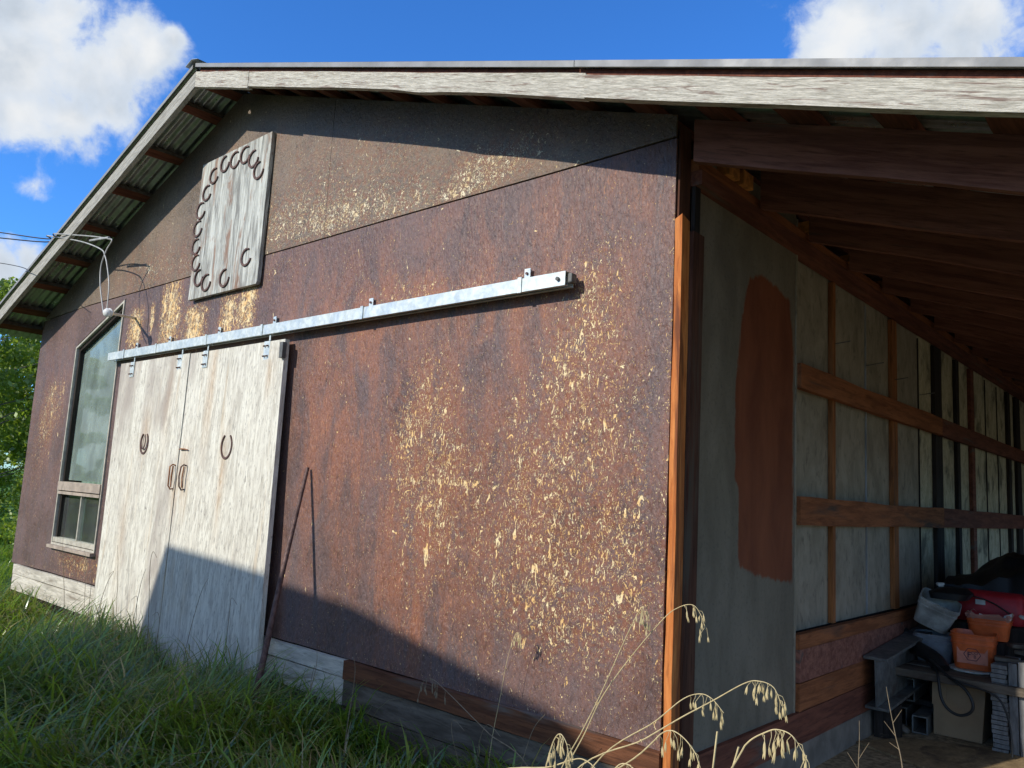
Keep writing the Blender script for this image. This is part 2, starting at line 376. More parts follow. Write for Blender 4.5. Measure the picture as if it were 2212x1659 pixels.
def ground_mat():
    m, n = newmat('earth_and_thatch'); p = n.pos
    a = n.noise(p, 1.3, 8, .65); b = n.noise(p, 24, 5, .7, .5)
    col = n.mix(n.ramp(a, .4, .6), (.035, .06, .018), (.06, .10, .025))
    col = n.mix(n.ramp(b, .45, .62, 0, .6), col, (.085, .07, .04))
    col = n.mix(n.ramp(n.n('ShaderNodeSeparateXYZ', {0: p}).outputs[0], 1.8, 2.8), col, n.mix(n.ramp(b, .35, .65), (.22, .18, .10), (.36, .31, .19)))  # unseen ground at the right paled to bounce light under the lean-to roof
    far = n.ramp(n.math('ABSOLUTE', n.n('ShaderNodeSeparateXYZ', {0: p}).outputs[0]), 8 , 12)
    far = n.math('MULTIPLY', far, n.ramp(n.n('ShaderNodeSeparateXYZ', {0: p}).outputs[0], 14, 2))
    col = n.mix(far, col, n.mix(n.ramp(b, .3, .7), (.075, .15, .022), (.12, .22, .04)))
    return finish(m, n, col, .95, 0, b, .8, .03, .1)
M_GROUND = ground_mat()
M_DIRT = plain('dry_dirt_and_straw', (.30, .235, .15), .95, 0, 30, .5, .1, .6)

# ------------------------------------------------------------------ the ground
def gz(x, y):
    return .02 + .03*math.sin(x*.9+.4)*math.cos(y*.8) + (.0 if x < 4 else 0)
gv = []; gf = []
xs = sorted(set([-400, -200, -110, -70, -50, -38, -30] + [round(-26+i*.5, 2) for i in range(0, 72)] + [11, 14, 20, 35, 70, 150, 400]))
ys = sorted(set([-400, -150, -60, -30, -20, -14] + [round(-11+i*.5, 2) for i in range(0, 62)] + [21, 24, 30, 45, 80, 180, 400]))
for y in ys:
    for x in xs:
        z = gz(x, y) if abs(x) < 26 and abs(y) < 22 else 0.0
        if x > -7.4 and 0 < y < 10: z = min(z, .02)
        if x < -9: z -= min(.35, (-9-x)*.03)
        gv.append((x, y, z))
nx = len(xs)
for j in range(len(ys)-1):
    for i in range(nx-1): gf.append((j*nx+i, j*nx+i+1, (j+1)*nx+i+1, (j+1)*nx+i))
b = MB(); b.v = gv; b.f = gf
tag(b.build('ground', M_GROUND, smooth=True), kind='structure')

# ------------------------------------------------------------------ the barn
barn = empty('barn', (-3.67, 4.9, 0), 'purple-brown peeling barn with gable front, white sliding doors and open lean-to on the right', 'barn')
def P(mb, name, mat, bevel=0, smooth=False, parent=None): return mb.build(name, mat, parent or barn, bevel, smooth)
def zr(x):   # roof line at the top of the gable fascia
    return 3.0 - .333*x if x > -3.68 else 3.0 + .333*3.68 - .352*(-3.68-x)

# flaking, rust and grey zones in wall coordinates (x, z, sigma x, sigma z, strength)
CH = [(-1.42,1.83,.16,.22,.85),(-1.5,1.6,.16,.2,.8),(-1.15,1.72,.3,.28,.35),(-.62,1.75,.16,.3,.7),(-.45,2.1,.12,.22,.85),(-.34,2.3,.12,.15,.75),(-.55,1.5,.16,.2,.9),
      (-.42,1.22,.22,.2,.95),(-.6,1.0,.2,.16,.7),(-.27,.95,.16,.14,.6),(-.25,1.7,.14,.25,.6),(-2.3,2.03,.2,.16,.4),(-1.22,2.37,.35,.06,.7),(-1.75,2.44,.3,.06,.7),
      (-2.05,2.75,.4,.2,.35),(-1.0,1.3,.35,.25,.45),(-1.35,1.3,.2,.25,.5),(-.8,.95,.5,.25,.35),(-1.83,1.25,.3,.3,.15),(-2.9,2.78,.2,.12,.45),(-.12,1.3,.06,.5,.35),
      (-1.45,.95,.15,.2,.3),(-6.85,1.80,.20,.16,1.3),(-6.75,2.08,.18,.12,1.2),(-6.95,1.4,.2,.2,.5),(-5.7,.58,.40,.07,1.2),(-.5,.7,.3,.15,.3)]
COLS = [(-5.12,2.57,.15,.19),(-4.82,2.62,.04,.14),(-4.50,2.60,.19,.36),(-4.08,2.48,.20,.19),(-3.60,2.52,.12,.17),(-3.34,2.60,.13,.28)]
RU = [(-1.5,1.9,.5,.5,.55),(-1.35,1.25,.35,.6,.7),(-.55,2.1,.3,.4,.7),(-.5,1.3,.35,.5,.6),(-2.3,1.9,.35,.5,.8),(-1.0,2.6,.6,.3,.5),(-2.2,1.4,.3,.5,.5),(-1.5,.8,.2,.3,.6),(-6.8,1.9,.4,.5,.5),
      (-.3,2.6,.2,.2,.5),(-2.9,2.6,.3,.3,.4),(-1.9,2.4,.6,.15,.5)]
GR = [(-4.3,2.6,.7,.25,1.1),(-.1,1.8,.1,1.2,.8),(-.95,2.0,.2,.6,.5),(-1.75,1.2,.2,.7,.5),(-2.3,.7,.5,.25,.8),(-1.1,.6,.8,.15,.8),(-.3,2.75,.3,.12,.9),(-6.9,.7,.4,.25,.9),(-2.55,2.4,.15,.4,.5)]
CHG = [(-2.95,3.12,.4,.12,.75),(-2.5,3.0,.35,.08,.85),(-1.95,3.0,.35,.08,.6),(-1.2,2.99,.16,.09,.9),(-.95,3.03,.16,.07,.9),(-1.5,2.93,.3,.04,.6),(-2.2,3.35,.4,.2,.35),(-2.8,3.5,.3,.3,.25),
       (-4.6,3.0,.4,.15,.5),(-5.1,3.0,.2,.1,.4),(-1.75,3.2,.2,.15,.3)]
RUG = [(-1.0,3.03,.25,.1,.9),(-2.3,3.45,.3,.1,.5),(-4.4,3.0,.4,.2,.5),(-3.15,3.7,.1,.1,.7),(-5.4,3.05,.3,.2,.5),(-3.9,3.75,.3,.1,.7)]
def gs(L, x, z):
    s = 0
    for a, b_, c, d, e in L: s += e*math.exp(-.5*((x-a)/c)**2 - .5*((z-b_)/d)**2)
    return min(s, 1.15)
def chipv(x, z, gab):
    if gab: return gs(CHG, x, z) + .34*min(1, max(0, (3.75-z)/.5))
    s = gs(CH, x, z)
    if -5.38 < x < -3.2 and z > 2.25:
        for a, b_, c, d in COLS: s += 2.0*math.exp(-((x-a)/c)**4 - ((z-b_)/d)**4)
    if -2.65 < x < -1.0: s += .85*math.exp(-((z-1.412)/.011)**2)*(.5+.5*math.sin(x*40)**2)*min(1, (x+2.75)/.6)
    s += .5*math.exp(-((x+.006)/.02)**2)
    s += .35*math.exp(-((z-.47)/.02)**2)
    return min(s, 2.9)
def panel(name, poly, y, th, mat, gab=False, cell=.022):
    """sheet of strand board: convex outline in the wall plane, gridded so that wear can be carried by the vertices"""
    bm = bmesh.new()
    f = bm.faces.new([bm.verts.new((a, y, b_)) for a, b_ in poly])
    xs_ = [p[0] for p in poly]; zs_ = [p[1] for p in poly]
    def cuts(lo, hi, no):
        k = lo + cell
        while k < hi - cell*.3:
            bmesh.ops.bisect_plane(bm, geom=bm.verts[:]+bm.edges[:]+bm.faces[:], plane_co=(k, 0, 0) if no[0] else (0, 0, k), plane_no=no)
            k += cell
    cuts(min(xs_), max(xs_), (1, 0, 0)); cuts(min(zs_), max(zs_), (0, 0, 1))
    fr = bm.faces[:]
    r = bmesh.ops.extrude_face_region(bm, geom=fr)
    for v in [v for v in r['geom'] if isinstance(v, bmesh.types.BMVert)]: v.co.y += th
    bmesh.ops.recalc_face_normals(bm, faces=bm.faces)
    me = bpy.data.meshes.new(name); bm.to_mesh(me); bm.free()
    me.materials.append(mat)
    A = {k: me.attributes.new(k, 'FLOAT', 'POINT') for k in ('chip', 'rust', 'grey')}
    n_ = len(me.vertices); co = np.zeros(n_*3); me.vertices.foreach_get('co', co); co = co.reshape(-1, 3)
    A['chip'].data.foreach_set('value', [chipv(c[0], c[2], gab) for c in co])
    A['rust'].data.foreach_set('value', [gs(RUG if gab else RU, c[0], c[2]) + (.08 if gab else .06) for c in co])
    A['grey'].data.foreach_set('value', [0.1 if gab else gs(GR, c[0], c[2]) for c in co])
    # slight buckling of the sheet
    co[:, 1] -= .0035*np.sin(co[:, 0]*3.1+co[:, 2]*1.3)*np.sin(co[:, 2]*1.9) + .0
    me.vertices.foreach_set('co', co.ravel())
    o = bpy.data.objects.new(name, me); link(o, barn); return o
ZB, ZS = .45, 2.887
g2 = .0009
for poly in ([(-1.22, ZB), (0, ZB-.004), (0, ZS), (-1.22, ZS)],
             [(-2.455, ZB+.002), (-1.22-g2, ZB), (-1.22-g2, ZS), (-2.455, ZS)],
             [(-3.2, ZB), (-2.455-g2, ZB), (-2.455-g2, ZS), (-3.2, ZS)],
             [(-5.36, 2.2), (-3.2-g2*2, 2.2), (-3.2-g2*2, ZS), (-5.36, ZS)],
             [(-5.36, ZB), (-4.9, ZB), (-4.9, 2.2-g2), (-5.36, 2.2-g2)],
             [(-6.34, ZB), (-5.36-g2, ZB), (-5.36-g2, .695), (-6.34, .695)],
             [(-7.33, ZB-.01), (-6.34-g2, ZB), (-6.34-g2, ZS), (-7.33, ZS-.03)],
             [(-6.34, 2.535), (-5.36-g2, 2.86), (-5.36-g2, ZS), (-6.34, ZS)]):
    panel('siding_panel', poly, 0, .011, M_SID)
# gable sheets, lapped a little proud over the lower ones
g2 = .003
for x0, x1 in ((-2.49, 0), (-3.68, -2.49-g2), (-4.9, -3.68-g2), (-6.12, -4.9-g2), (-7.33, -6.12-g2)):
    zz = 2.893
    poly = [(x0, zz), (x1, zz), (x1, zr(x1)-.012), (x0, zr(x0)-.012)] if x0 > -7 else [(-7.33, 2.863), (x1, zz), (x1, zr(x1)-.012)]
    if x0 < -7: poly = [(-7.27, 2.868), (x1, zz), (x1, zr(x1)-.012), (-7.27, 2.885)]
    panel('gable_panel', poly, -.006, .011, M_GAB, True)
# backing so that joints read dark and nothing leaks through
P(MB().prism([(-7.3, .1), (-6.38, .1), (-6.38, zr(-6.38)-.03), (-7.3, 2.86)], .03, .05), 'dark_backing', M_DSTUD)
P(MB().prism([(-5.34, .1), (-.02, .1), (-.02, 2.9), (-3.68, zr(-3.68)-.03), (-5.34, zr(-5.34)-.03)], .03, .05), 'dark_backing', M_DSTUD)
P(MB().box(-6.38, -5.34, .03, .05, .1, .69), 'dark_backing', M_DSTUD)
P(MB().prism([(-6.38, 2.56), (-5.34, 2.9), (-5.34, zr(-5.34)-.05), (-6.38, zr(-6.38)-.05)], .03, .05), 'dark_backing', M_DSTUD)
P(MB().box(-7.33, -7.30, 0.02, 9.8, .1, 2.84), 'side_wall', M_SID)
P(MB().prism([(-7.3, .1), (2.5, .1), (2.5, 2.1), (-.1, 2.98), (-3.68, 4.2), (-7.3, 2.86)], 9.8, 9.83), 'rear_wall', M_OLDV)
P(MB().box(-7.29, -.12, .06, 9.79, .05, .07), 'barn_floor', M_CONC)

# skirt boards
def skirt(x0, x1, z0, z1, mat, y=-.02, th=.03, wob=.002):
    return rough_board('skirt_board', mat, barn, (x0, y, z0), (x1, y, z0), (0, 0, z1-z0), (0, th, 0), wob)
skirt(-7.2, -5.0, .352, .437, M_SKIRT); skirt(-7.2, -5.0, .20, .344, M_SKIRT, -.017)
skirt(-3.4, -1.93, .356, .443, M_SKIRT); skirt(-3.4, -1.93, .215, .349, M_SKIRT, -.016); skirt(-3.4, -1.93, .05, .207, M_OLD, -.014)
skirt(-1.925, .012, .352, .446, M_CEDARSK, -.028, .04, .003); skirt(-1.925, .012, .215, .346, M_OLD, -.018); skirt(-1.925, .012, .05, .207, M_OLD, -.014)

# corner: dark packing strip, orange cedar trim, post behind
P(MB().box(.002, .012, .012, .10, .05, 2.95), 'corner_strip', M_POST)
cp = MB(); rr = []
for i in range(19):
    t = i/18; z = .05+(2.53-.05)*t; w = .002*math.sin(t*17)+.0015*math.sin(t*41); lean = -.010*t
    rr.append([Vector((.020+lean+w, -.012, z+(0 if i < 18 else -.0))), Vector((.052+lean+w*.4, -.012, z+(0 if i < 18 else .018))), Vector((.052+lean+w*.4, .05, z)), Vector((.020+lean+w, .05, z))])
P(cp.loft(rr), 'corner_trim', M_CEDAR)
P(MB().box(.0155, .058, .055, .145, .05, 2.49), 'corner_post', M_POST)
P(MB().box(.0155, .034, .105, .149, 2.492, 2.9), 'corner_post', M_DSTUD)

# roof framing: purlins on the flat across both slopes, poking through the gable overhang
YF = -.345
def purlin(x, parent=barn):
    s = -.333 if x > -3.68 else .352
    d = Vector((1, 0, s)).normalized(); nn = Vector((-s, 0, 1)).normalized()
    w = rnd.uniform(.085, .12); base = Vector((x, 0, zr(x)-.012)) - d*w/2
    rings = []
    ph = rnd.uniform(0, 9)
    N = 30
    for i in range(N+1):
        y = YF + (9.85-YF)*(i/N)**1.7
        o1 = .006*math.sin(y*9+ph); o2 = .006*math.sin(y*7+ph*2)
        p = base + Vector((0, y, 0))
        rings.append([p+d*o1, p+d*(w+o2), p+d*(w+o2)+nn*.038, p+d*o1+nn*.038])
    o = MB().loft(rings).build('purlin', M_RED, barn); o.data.materials.append(M_OLD)
    for i, pl_ in enumerate(o.data.polygons):
        if i < N*4 and i % 4 == 1 and x < -3.68: pl_.material_index = 1
for x in (-4.03, -4.59, -5.15, -5.74, -6.30, -6.82, -7.33, -7.70): purlin(x)
for x in (-3.74,): purlin(x)
k = -3.50
while k < 2.6: purlin(k); k += .335 if k < 1.4 else .56
# gable fascia
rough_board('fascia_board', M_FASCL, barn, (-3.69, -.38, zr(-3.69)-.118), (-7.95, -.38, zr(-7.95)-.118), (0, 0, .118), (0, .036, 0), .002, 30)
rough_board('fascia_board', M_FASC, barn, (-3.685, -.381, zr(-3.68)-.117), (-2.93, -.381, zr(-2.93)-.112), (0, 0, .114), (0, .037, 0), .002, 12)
rough_board('fascia_board', M_FASC, barn, (-2.925, -.38, zr(-2.93)), (-.2045, -.38, zr(-.2045)+.004), (0, 0, -.098), (0, .036, 0), .0025, 40,
            sag=lambda t: -.0 + .009*math.exp(-((t-.62)/.05)**2) - .006*math.exp(-((t-.36)/.1)**2) + .007*max(0, (t-.8))*5*.9)
rough_board('fascia_board', M_FASC, barn, (-.2042, -.385, zr(-.2042)-.005), (2.6, -.385, zr(2.6)-.005), (0, 0, -.097), (0, .04, 0), .002, 50)

for x0, x1 in ((-3.64, 2.6), (-7.94, -3.72)):  # strip added to make the gap above the fascia read dark
    MB().add([(x, y, zr(x)+dz) for x in (x0, x1) for y in (-.372, -.349) for dz in (.001, .026)], [(0, 2, 3, 1), (4, 5, 7, 6), (0, 1, 5, 4), (2, 6, 7, 3), (0, 4, 6, 2), (1, 3, 7, 5)]).build('gap_dark_strip', M_RED, barn)
# corrugated roof sheets
PITCH = .0677; NW = 10
def roof_sheet(side, k):
    me = roof_sheet.me.get(side)
    if me is None:
        vs = []; fs = []; seg = 8; n_ = NW*seg+1
        for i in range(n_):
            y = i*PITCH/seg; h = .011*math.cos(2*math.pi*i/seg)
            if side == 'r': a, c = (-3.66, zr(-3.66)+.026+.0135+h), (2.62, zr(2.62)+.026+.0135+h)
            else: a, c = (-3.70, zr(-3.70)+.026+.0135+h), (-7.98, zr(-7.98)+.026+.0135+h)
            vs += [(a[0], y, a[1]), (c[0], y, c[1])]
        nv = len(vs); vs += [(x, y, z+.0012) for x, y, z in vs]
        for i in range(n_-1):
            fs.append((2*i, 2*i+2, 2*i+3, 2*i+1)); fs.append((nv+2*i, nv+2*i+1, nv+2*i+3, nv+2*i+2))
        fs += [(2*i, nv+2*i, nv+2*i+2, 2*i+2) for i in range(n_-1)] + [(2*i+1, 2*i+3, nv+2*i+3, nv+2*i+1) for i in range(n_-1)]
        b_ = MB(); b_.v = vs; b_.f = fs; o = b_.build('roof_sheet', M_ROOF, barn, 0, True); roof_sheet.me[side] = o.data
    else:
        o = bpy.data.objects.new('roof_sheet', me); link(o, barn)
    o.location.y = -.40 + k*NW*PITCH
    o.location.z = .0016*(k % 2)
roof_sheet.me = {}
for side in 'lr':
    for k in range(15): roof_sheet(side, k)
# edge flashing
def flash(x0, x1, y=-.402):
    z0, z1 = zr(x0), zr(x1)
    MB().add([(x0, y, z0+.022), (x1, y, z1+.022), (x1, y, z1+.050), (x0, y, z0+.050), (x0, y+.055, z0+.052), (x1, y+.055, z1+.052),
              (x0, y+.002, z0+.022), (x1, y+.002, z1+.022), (x1, y+.002, z1+.0485), (x0, y+.002, z0+.0485), (x0, y+.055, z0+.0505), (x1, y+.055, z1+.0505)],
             [(0, 1, 2, 3), (3, 2, 5, 4), (6, 9, 8, 7), (9, 10, 11, 8), (0, 6, 7, 1), (4, 5, 11, 10)]).build('edge_flashing', M_FLASH, barn)
flash(-3.66, -.25); flash(-.245, 2.62, -.404); flash(-3.70, -7.98)
# ridge cap
zc = zr(-3.68)
rc = MB().add([(-3.68, -.425, zc+.070), (-3.59, -.425, zc+.044), (-3.77, -.425, zc+.040), (-3.68, 9.9, zc+.070), (-3.59, 9.9, zc+.044), (-3.77, 9.9, zc+.040),
               (-3.68, -.425, zc+.067), (-3.59, -.425, zc+.041), (-3.77, -.425, zc+.037)], [(0, 1, 4, 3), (2, 0, 3, 5), (0, 6, 7, 1), (2, 8, 6, 0)])
rc.build('ridge_cap', M_ROOF, barn)

# ------------------------------------------------------------------ window
WY = .0
wp = [(-6.335, .70), (-5.365, .70), (-5.365, 2.845), (-6.335, 2.505)]
def inset(poly, d):
    n_ = len(poly); c = []
    for i in range(n_):
        p, q, r_ = Vector(poly[i-1]), Vector(poly[i]), Vector(poly[(i+1) % n_])
        e1, e2 = (q-p).normalized(), (r_-q).normalized()
        n1, n2 = Vector((-e1.y, e1.x)), Vector((-e2.y, e2.x))
        bb = (n1+n2).normalized(); c.append(tuple(q + bb*d/max(.3, bb.dot(n1))))
    return c
def ring_frame(poly, w, y0, y1):
    i_ = inset(poly, w); n_ = len(poly); mb = MB()
    vs = [(a, y0, b_) for a, b_ in poly] + [(a, y0, b_) for a, b_ in i_] + [(a, y1, b_) for a, b_ in poly] + [(a, y1, b_) for a, b_ in i_]
    fs = []
    for k in range(n_):
        k2 = (k+1) % n_
        fs += [(k, k2, n_+k2, n_+k), (2*n_+k, 3*n_+k, 3*n_+k2, 2*n_+k2), (k, 2*n_+k, 2*n_+k2, k2), (n_+k, n_+k2, 3*n_+k2, 3*n_+k)]
    return mb.add(vs, fs)
win = ring_frame(wp, .018, -.012, .09).build('window', M_FRAME, barn)
PINV[win.name] = Matrix()
def WP(mb, name, mat, **k): return mb.build(name, mat, win, **k)
WP(ring_frame(inset(wp, .023), .030, .012, .08), 'inner_frame', M_DSTUD)
WP(MB().box(-6.32, -5.38, -.022, .085, 1.185, 1.262), 'mid_rail', M_TAN)
WP(MB().box(-6.31, -5.39, -.016, .05, 1.150, 1.176), 'sash_bar', M_TAN)
WP(MB().box(-6.345, -5.36, -.045, .05, .672, .699), 'sill', M_TAN)
WP(MB().box(-6.31, -5.385, -.01, .045, .725, .765), 'bottom_sash', M_FRAME)
WP(MB().box(-5.826, -5.808, .005, .045, .768, 1.148), 'sash_stile', M_FRAME)
up = inset([(-6.31, 1.265), (-5.39, 1.265), (-5.39, 2.812), (-6.31, 2.49)], .012)
WP(MB().prism(up, .050, .054), 'upper_pane', M_GLASS)
WP(MB().box(-6.28, -5.835, .040, .044, .768, 1.148), 'lower_pane', M_GLASS2)
WP(MB().box(-5.798, -5.40, .024, .028, .768, 1.148), 'lower_pane', M_GLASS2)
def curtain(name, x0, x1, z0, z1, y, n_=60, amp=.03, flare=0.0, gather=1.0):
    vs = []; fs = []; rows = 14
    for j in range(rows+1):
        t = j/rows; z = z1+(z0-z1)*t
        for i in range(n_+1):
            s = i/n_; x = x0+(x1-x0)*s
            x += flare*t*(1-s) ; yy = y + amp*(.35+.65*t)*math.sin(s*n_*.72+.5*math.sin(s*9)) + .008*math.sin(s*50+t*4)
            vs.append((x, yy, z+.012*math.sin(s*14)))
    for j in range(rows):
        for i in range(n_): a = j*(n_+1)+i; fs.append((a, a+1, a+n_+2, a+n_+1))
    b_ = MB(); b_.v = vs; b_.f = fs; return b_.build(name, M_CURT, win, 0, True)
curtain('curtain', -5.98, -5.42, 1.2, 1.93, .125, 60, .020, -.20)
curtain('curtain', -5.95, -5.42, 1.99, 2.62, .125, 50, .018, -.12)
curtain('curtain', -6.42, -5.42, .72, 1.15, .13, 80, .014)
WP(MB().box(-7.28, -4.9, .34, .36, .1, 2.75), 'pane_backdrop', plain('sage_green_backdrop', (.30, .40, .36), .9))  # backdrop added behind the window to give the pane its pale teal
WP(MB().box(-6.05, -5.37, .095, .108, 1.945, 1.97), 'curtain_rod', M_DSTUD)

# ------------------------------------------------------------------ sliding doors
def door(xs4, name='sliding_door'):
    """x at top left/right, bottom left/right; hung plumb-ish, foot pushed out"""
    xtl, xtr, xbl, xbr, zt, zb_ = xs4
    N1, N2 = 24, 44; vs = []; fs = []
    for side in (0, 1):
        for j in range(N2+1):
            t = j/N2; z = zt+(zb_-zt)*t
            for i in range(N1+1):
                s = i/N1; x = (xtl+(xtr-xtl)*s)*(1-t) + (xbl+(xbr-xbl)*s)*t
                y = -.062-.045*t + .003*math.sin(s*5+t*3)
                vs.append((x, y + (.032 if side else 0), z))
    L = (N1+1)*(N2+1)
    for j in range(N2):
        for i in range(N1):
            a = j*(N1+1)+i
            fs.append((a, a+1, a+N1+2, a+N1+1)); fs.append((L+a, L+a+N1+1, L+a+N1+2, L+a+1))
    for i in range(N1):
        fs.append((i, L+i, L+i+1, i+1)); a = N2*(N1+1)+i; fs.append((a, a+1, L+a+1, L+a))
    for j in range(N2):
        a = j*(N1+1); fs.append((a, a+N1+1, L+a+N1+1, L+a)); a += N1; fs.append((a, L+a, L+a+N1+1, a+N1+1))
    me = bpy.data.meshes.new(name); me.from_pydata(vs, [], fs); me.materials.append(M_DOOR)
    A = me.attributes.new('worn', 'FLOAT', 'POINT'); A.data.foreach_set('value', [max(0, min(1, (-3.75-v[0])/.25 if v[0] < -3.85 else .15)) for v in vs])
    B = me.attributes.new('rust', 'FLOAT', 'POINT')
    RS = [(-3.60,2.0,.03,.3,.75),(-3.30,1.35,.025,.2,.8),(-3.86,1.45,.04,.12,.5),(-4.52,1.7,.05,.12,.5),(-3.94,1.25,.03,.12,.6),(-3.8,1.25,.03,.12,.5),(-2.85,2.05,.02,.1,.8),(-4.7,.9,.05,.3,.35),(-4.2,1.9,.04,.3,.3)]
    B.data.foreach_set('value', [gs(RS, v[0], v[2]) for v in vs])
    o = bpy.data.objects.new(name, me); link(o, barn); PINV[o.name] = Matrix(); return o
dL = door((-5.15, -3.962, -5.03, -3.905, 2.262, .10)); dR = door((-3.952, -2.72, -3.893, -2.645, 2.259, .10))
def doory(z): return -.062-.045*(2.26-z)/2.16
def shoe(name, cx_, cz_, y, w, h, ang, parent, gap=1.05, th=.009, wd=.016, mat=None):
    """a horseshoe: flat curved bar, heel gap towards angle `ang` (degrees, 0 = +x, 90 = up)"""
    mb = MB(); rings = []; n_ = 22
    a0 = math.radians(ang)
    for i in range(n_+1):
        t = i/n_; an = gap/2 + (2*math.pi-gap)*t
        # local: u along heel direction, v across
        ru, rv = h/2, w/2
        u, v = ru*math.cos(an), rv*math.sin(an)
        du, dv = -ru*math.sin(an), rv*math.cos(an); L = math.hypot(du, dv); nu, nv = dv/L, -du/L
        ww = wd*(.62+.38*math.sin(math.pi*t))/2
        pts = []
        for s1, yy in ((-1, y), (1, y), (1, y-th), (-1, y-th)):
            uu, vv = u+nu*ww*s1, v+nv*ww*s1
            pts.append(Vector((cx_+uu*math.cos(a0)-vv*math.sin(a0), yy, cz_+uu*math.sin(a0)+vv*math.cos(a0))))
        rings.append(pts)
    return mb.loft(rings).build(name, mat or M_RUST, parent, .002)
shoe('horseshoe', -4.51, 1.605, doory(1.6), .125, .16, 90, dL, 1.1)
shoe('horseshoe', -4.51, 1.620, doory(1.6)-.010, .068, .12, 92, dL, 1.2, .006, .012)
shoe('horseshoe', -3.28, 1.585, doory(1.6), .13, .165, 90, dR, 1.15)
for d_, x in ((dL, -3.965), (dR, -3.80)):
    y = doory(1.36); c = 1 if d_ is dR else -1
    MB().tube([(x, y, 1.445), (x, y-.02, 1.45), (x-.0, y-.038, 1.435), (x-.008*c, y-.042, 1.37), (x, y-.038, 1.30), (x, y-.02, 1.275), (x, y, 1.28)], .0055, 8).build('door_handle', M_RUSTO if d_ is dL else M_RUST, d_, 0, True)
    MB().tube([(x-.028*1, y-.004, 1.44), (x-.034, y-.006, 1.36), (x-.028, y-.004, 1.29)], .005, 6).build('handle_plate', M_RUSTO, d_)
yl = doory(1.56)
MB().box(-3.915, -3.86, yl-.006, yl-.0005, 1.557, 1.567).build('latch', M_RUSTO, dR)
MB().tube([(-3.92, yl-.012, 1.56), (-3.84, yl-.014, 1.562), (-3.80, yl-.008, 1.556)], .004, 6).build('latch_hook', M_RUSTO, dR)
for x, d_ in ((-4.92, dL), (-4.105, dL), (-3.725, dR), (-2.925, dR)):
    y = doory(2.2)
    MB().box(x-.034, x+.034, y-.004, y-.0005, 2.14, 2.262).build('hanger_plate', M_GALV, d_, .001)
    MB().box(x+.020, x+.036, y-.004, y-.0005, 2.264, 2.31).box(x+.020, x+.036, y-.004, y+.03, 2.306, 2.313).build('hanger_strap', M_GALV, d_)
    for zz in (2.232, 2.166):
        MB().tube([(x-.02, y-.018, zz-.004), (x-.02, y-.003, zz)], .006, 6).tube([(x+.016, y-.018, zz-.004), (x+.016, y-.003, zz)], .006, 6).build('hanger_bolt', M_RUST, d_)
MB().box(-2.735, -2.70, -.092, -.0635, 2.135, 2.235).build('corner_plate', M_DKSTEEL, dR)

# door rail: box track in three lengths, open underneath
rail_mb = MB()
RX = [(-5.39, -4.50), (-4.498, -2.985), (-2.983, -.497)]
for i, (a, c) in enumerate(RX):
    zt = 2.368
    mb = MB()
    y0 = -.082 - (.0015 if i == 1 else 0)
    mb.box(a, c, y0, y0+.002, 2.304, zt).box(a, c, y0+.0025, -.022, zt-.002, zt).box(a, c, -.0215, -.0195, 2.304, zt)
    mb.box(a, c, y0+.0025, -.062, 2.304, 2.306).box(a, c, -.040, -.022, 2.304, 2.306)
    mb.build('door_rail', M_GALV, barn)
for x in (-5.09, -4.505, -3.72, -2.99, -1.95, -.773):
    MB().box(x-.0015, x+.022, -.0875, -.0845, 2.300, 2.372).box(x-.0015, x+.022, -.087, -.02, 2.3725, 2.3745).build('rail_band', M_GALV, barn)
for x in (-4.993, -4.412, -3.654, -2.941, -1.945, -.775):
    MB().box(x-.018, x+.018, -.0195, -.0155, 2.34, 2.435).box(x-.018, x+.018, -.02, -.001, 2.425, 2.428).build('rail_bracket', M_GALV, barn)
    MB().tube([(x, -.028, 2.41), (x, -.016, 2.41)], .007, 8).build('bracket_bolt', M_RUST, barn)
MB().tube([(-.535, -.094, 2.335), (-.535, -.083, 2.335)], .009, 10).build('rail_bolt', M_DKSTEEL, barn)
MB().box(-.494, -.47, -.07, -.03, 2.315, 2.36).build('rail_stop', M_DKSTEEL, barn, .006)

# ------------------------------------------------------------------ horseshoe plaque
pq = empty('horseshoe_plaque', (-3.67, -.02, 2.68), 'silvered wooden board ringed with rusty horseshoes, hung high on the gable', 'wall plaque')
me_ = MB().prism([(-4.136, 2.683), (-3.185, 2.683), (-3.172, 2.70), (-3.165, 3.765), (-4.13, 3.752)], -.042, -.012)
me_.build('plaque_board', M_PLQ, pq, .002)
for i, (x, z, a) in enumerate([(-3.286,3.51,35),(-3.371,3.615,40),(-3.49,3.674,18),(-3.632,3.671,25),(-3.777,3.675,45),(-3.925,3.617,25),(-4.008,3.5,22),(-4.076,3.374,25),(-4.094,3.235,22),
                (-4.09,3.094,30),(-4.064,2.964,32),(-3.995,2.838,34),(-3.872,2.785,30),(-3.609,2.783,35),(-3.336,2.892,28)]):
    shoe('horseshoe', x, z, -.0425, rnd.uniform(.112, .124), rnd.uniform(.118, .13), a+rnd.uniform(-5, 5), pq, rnd.uniform(1.15, 1.5), .010, .017)

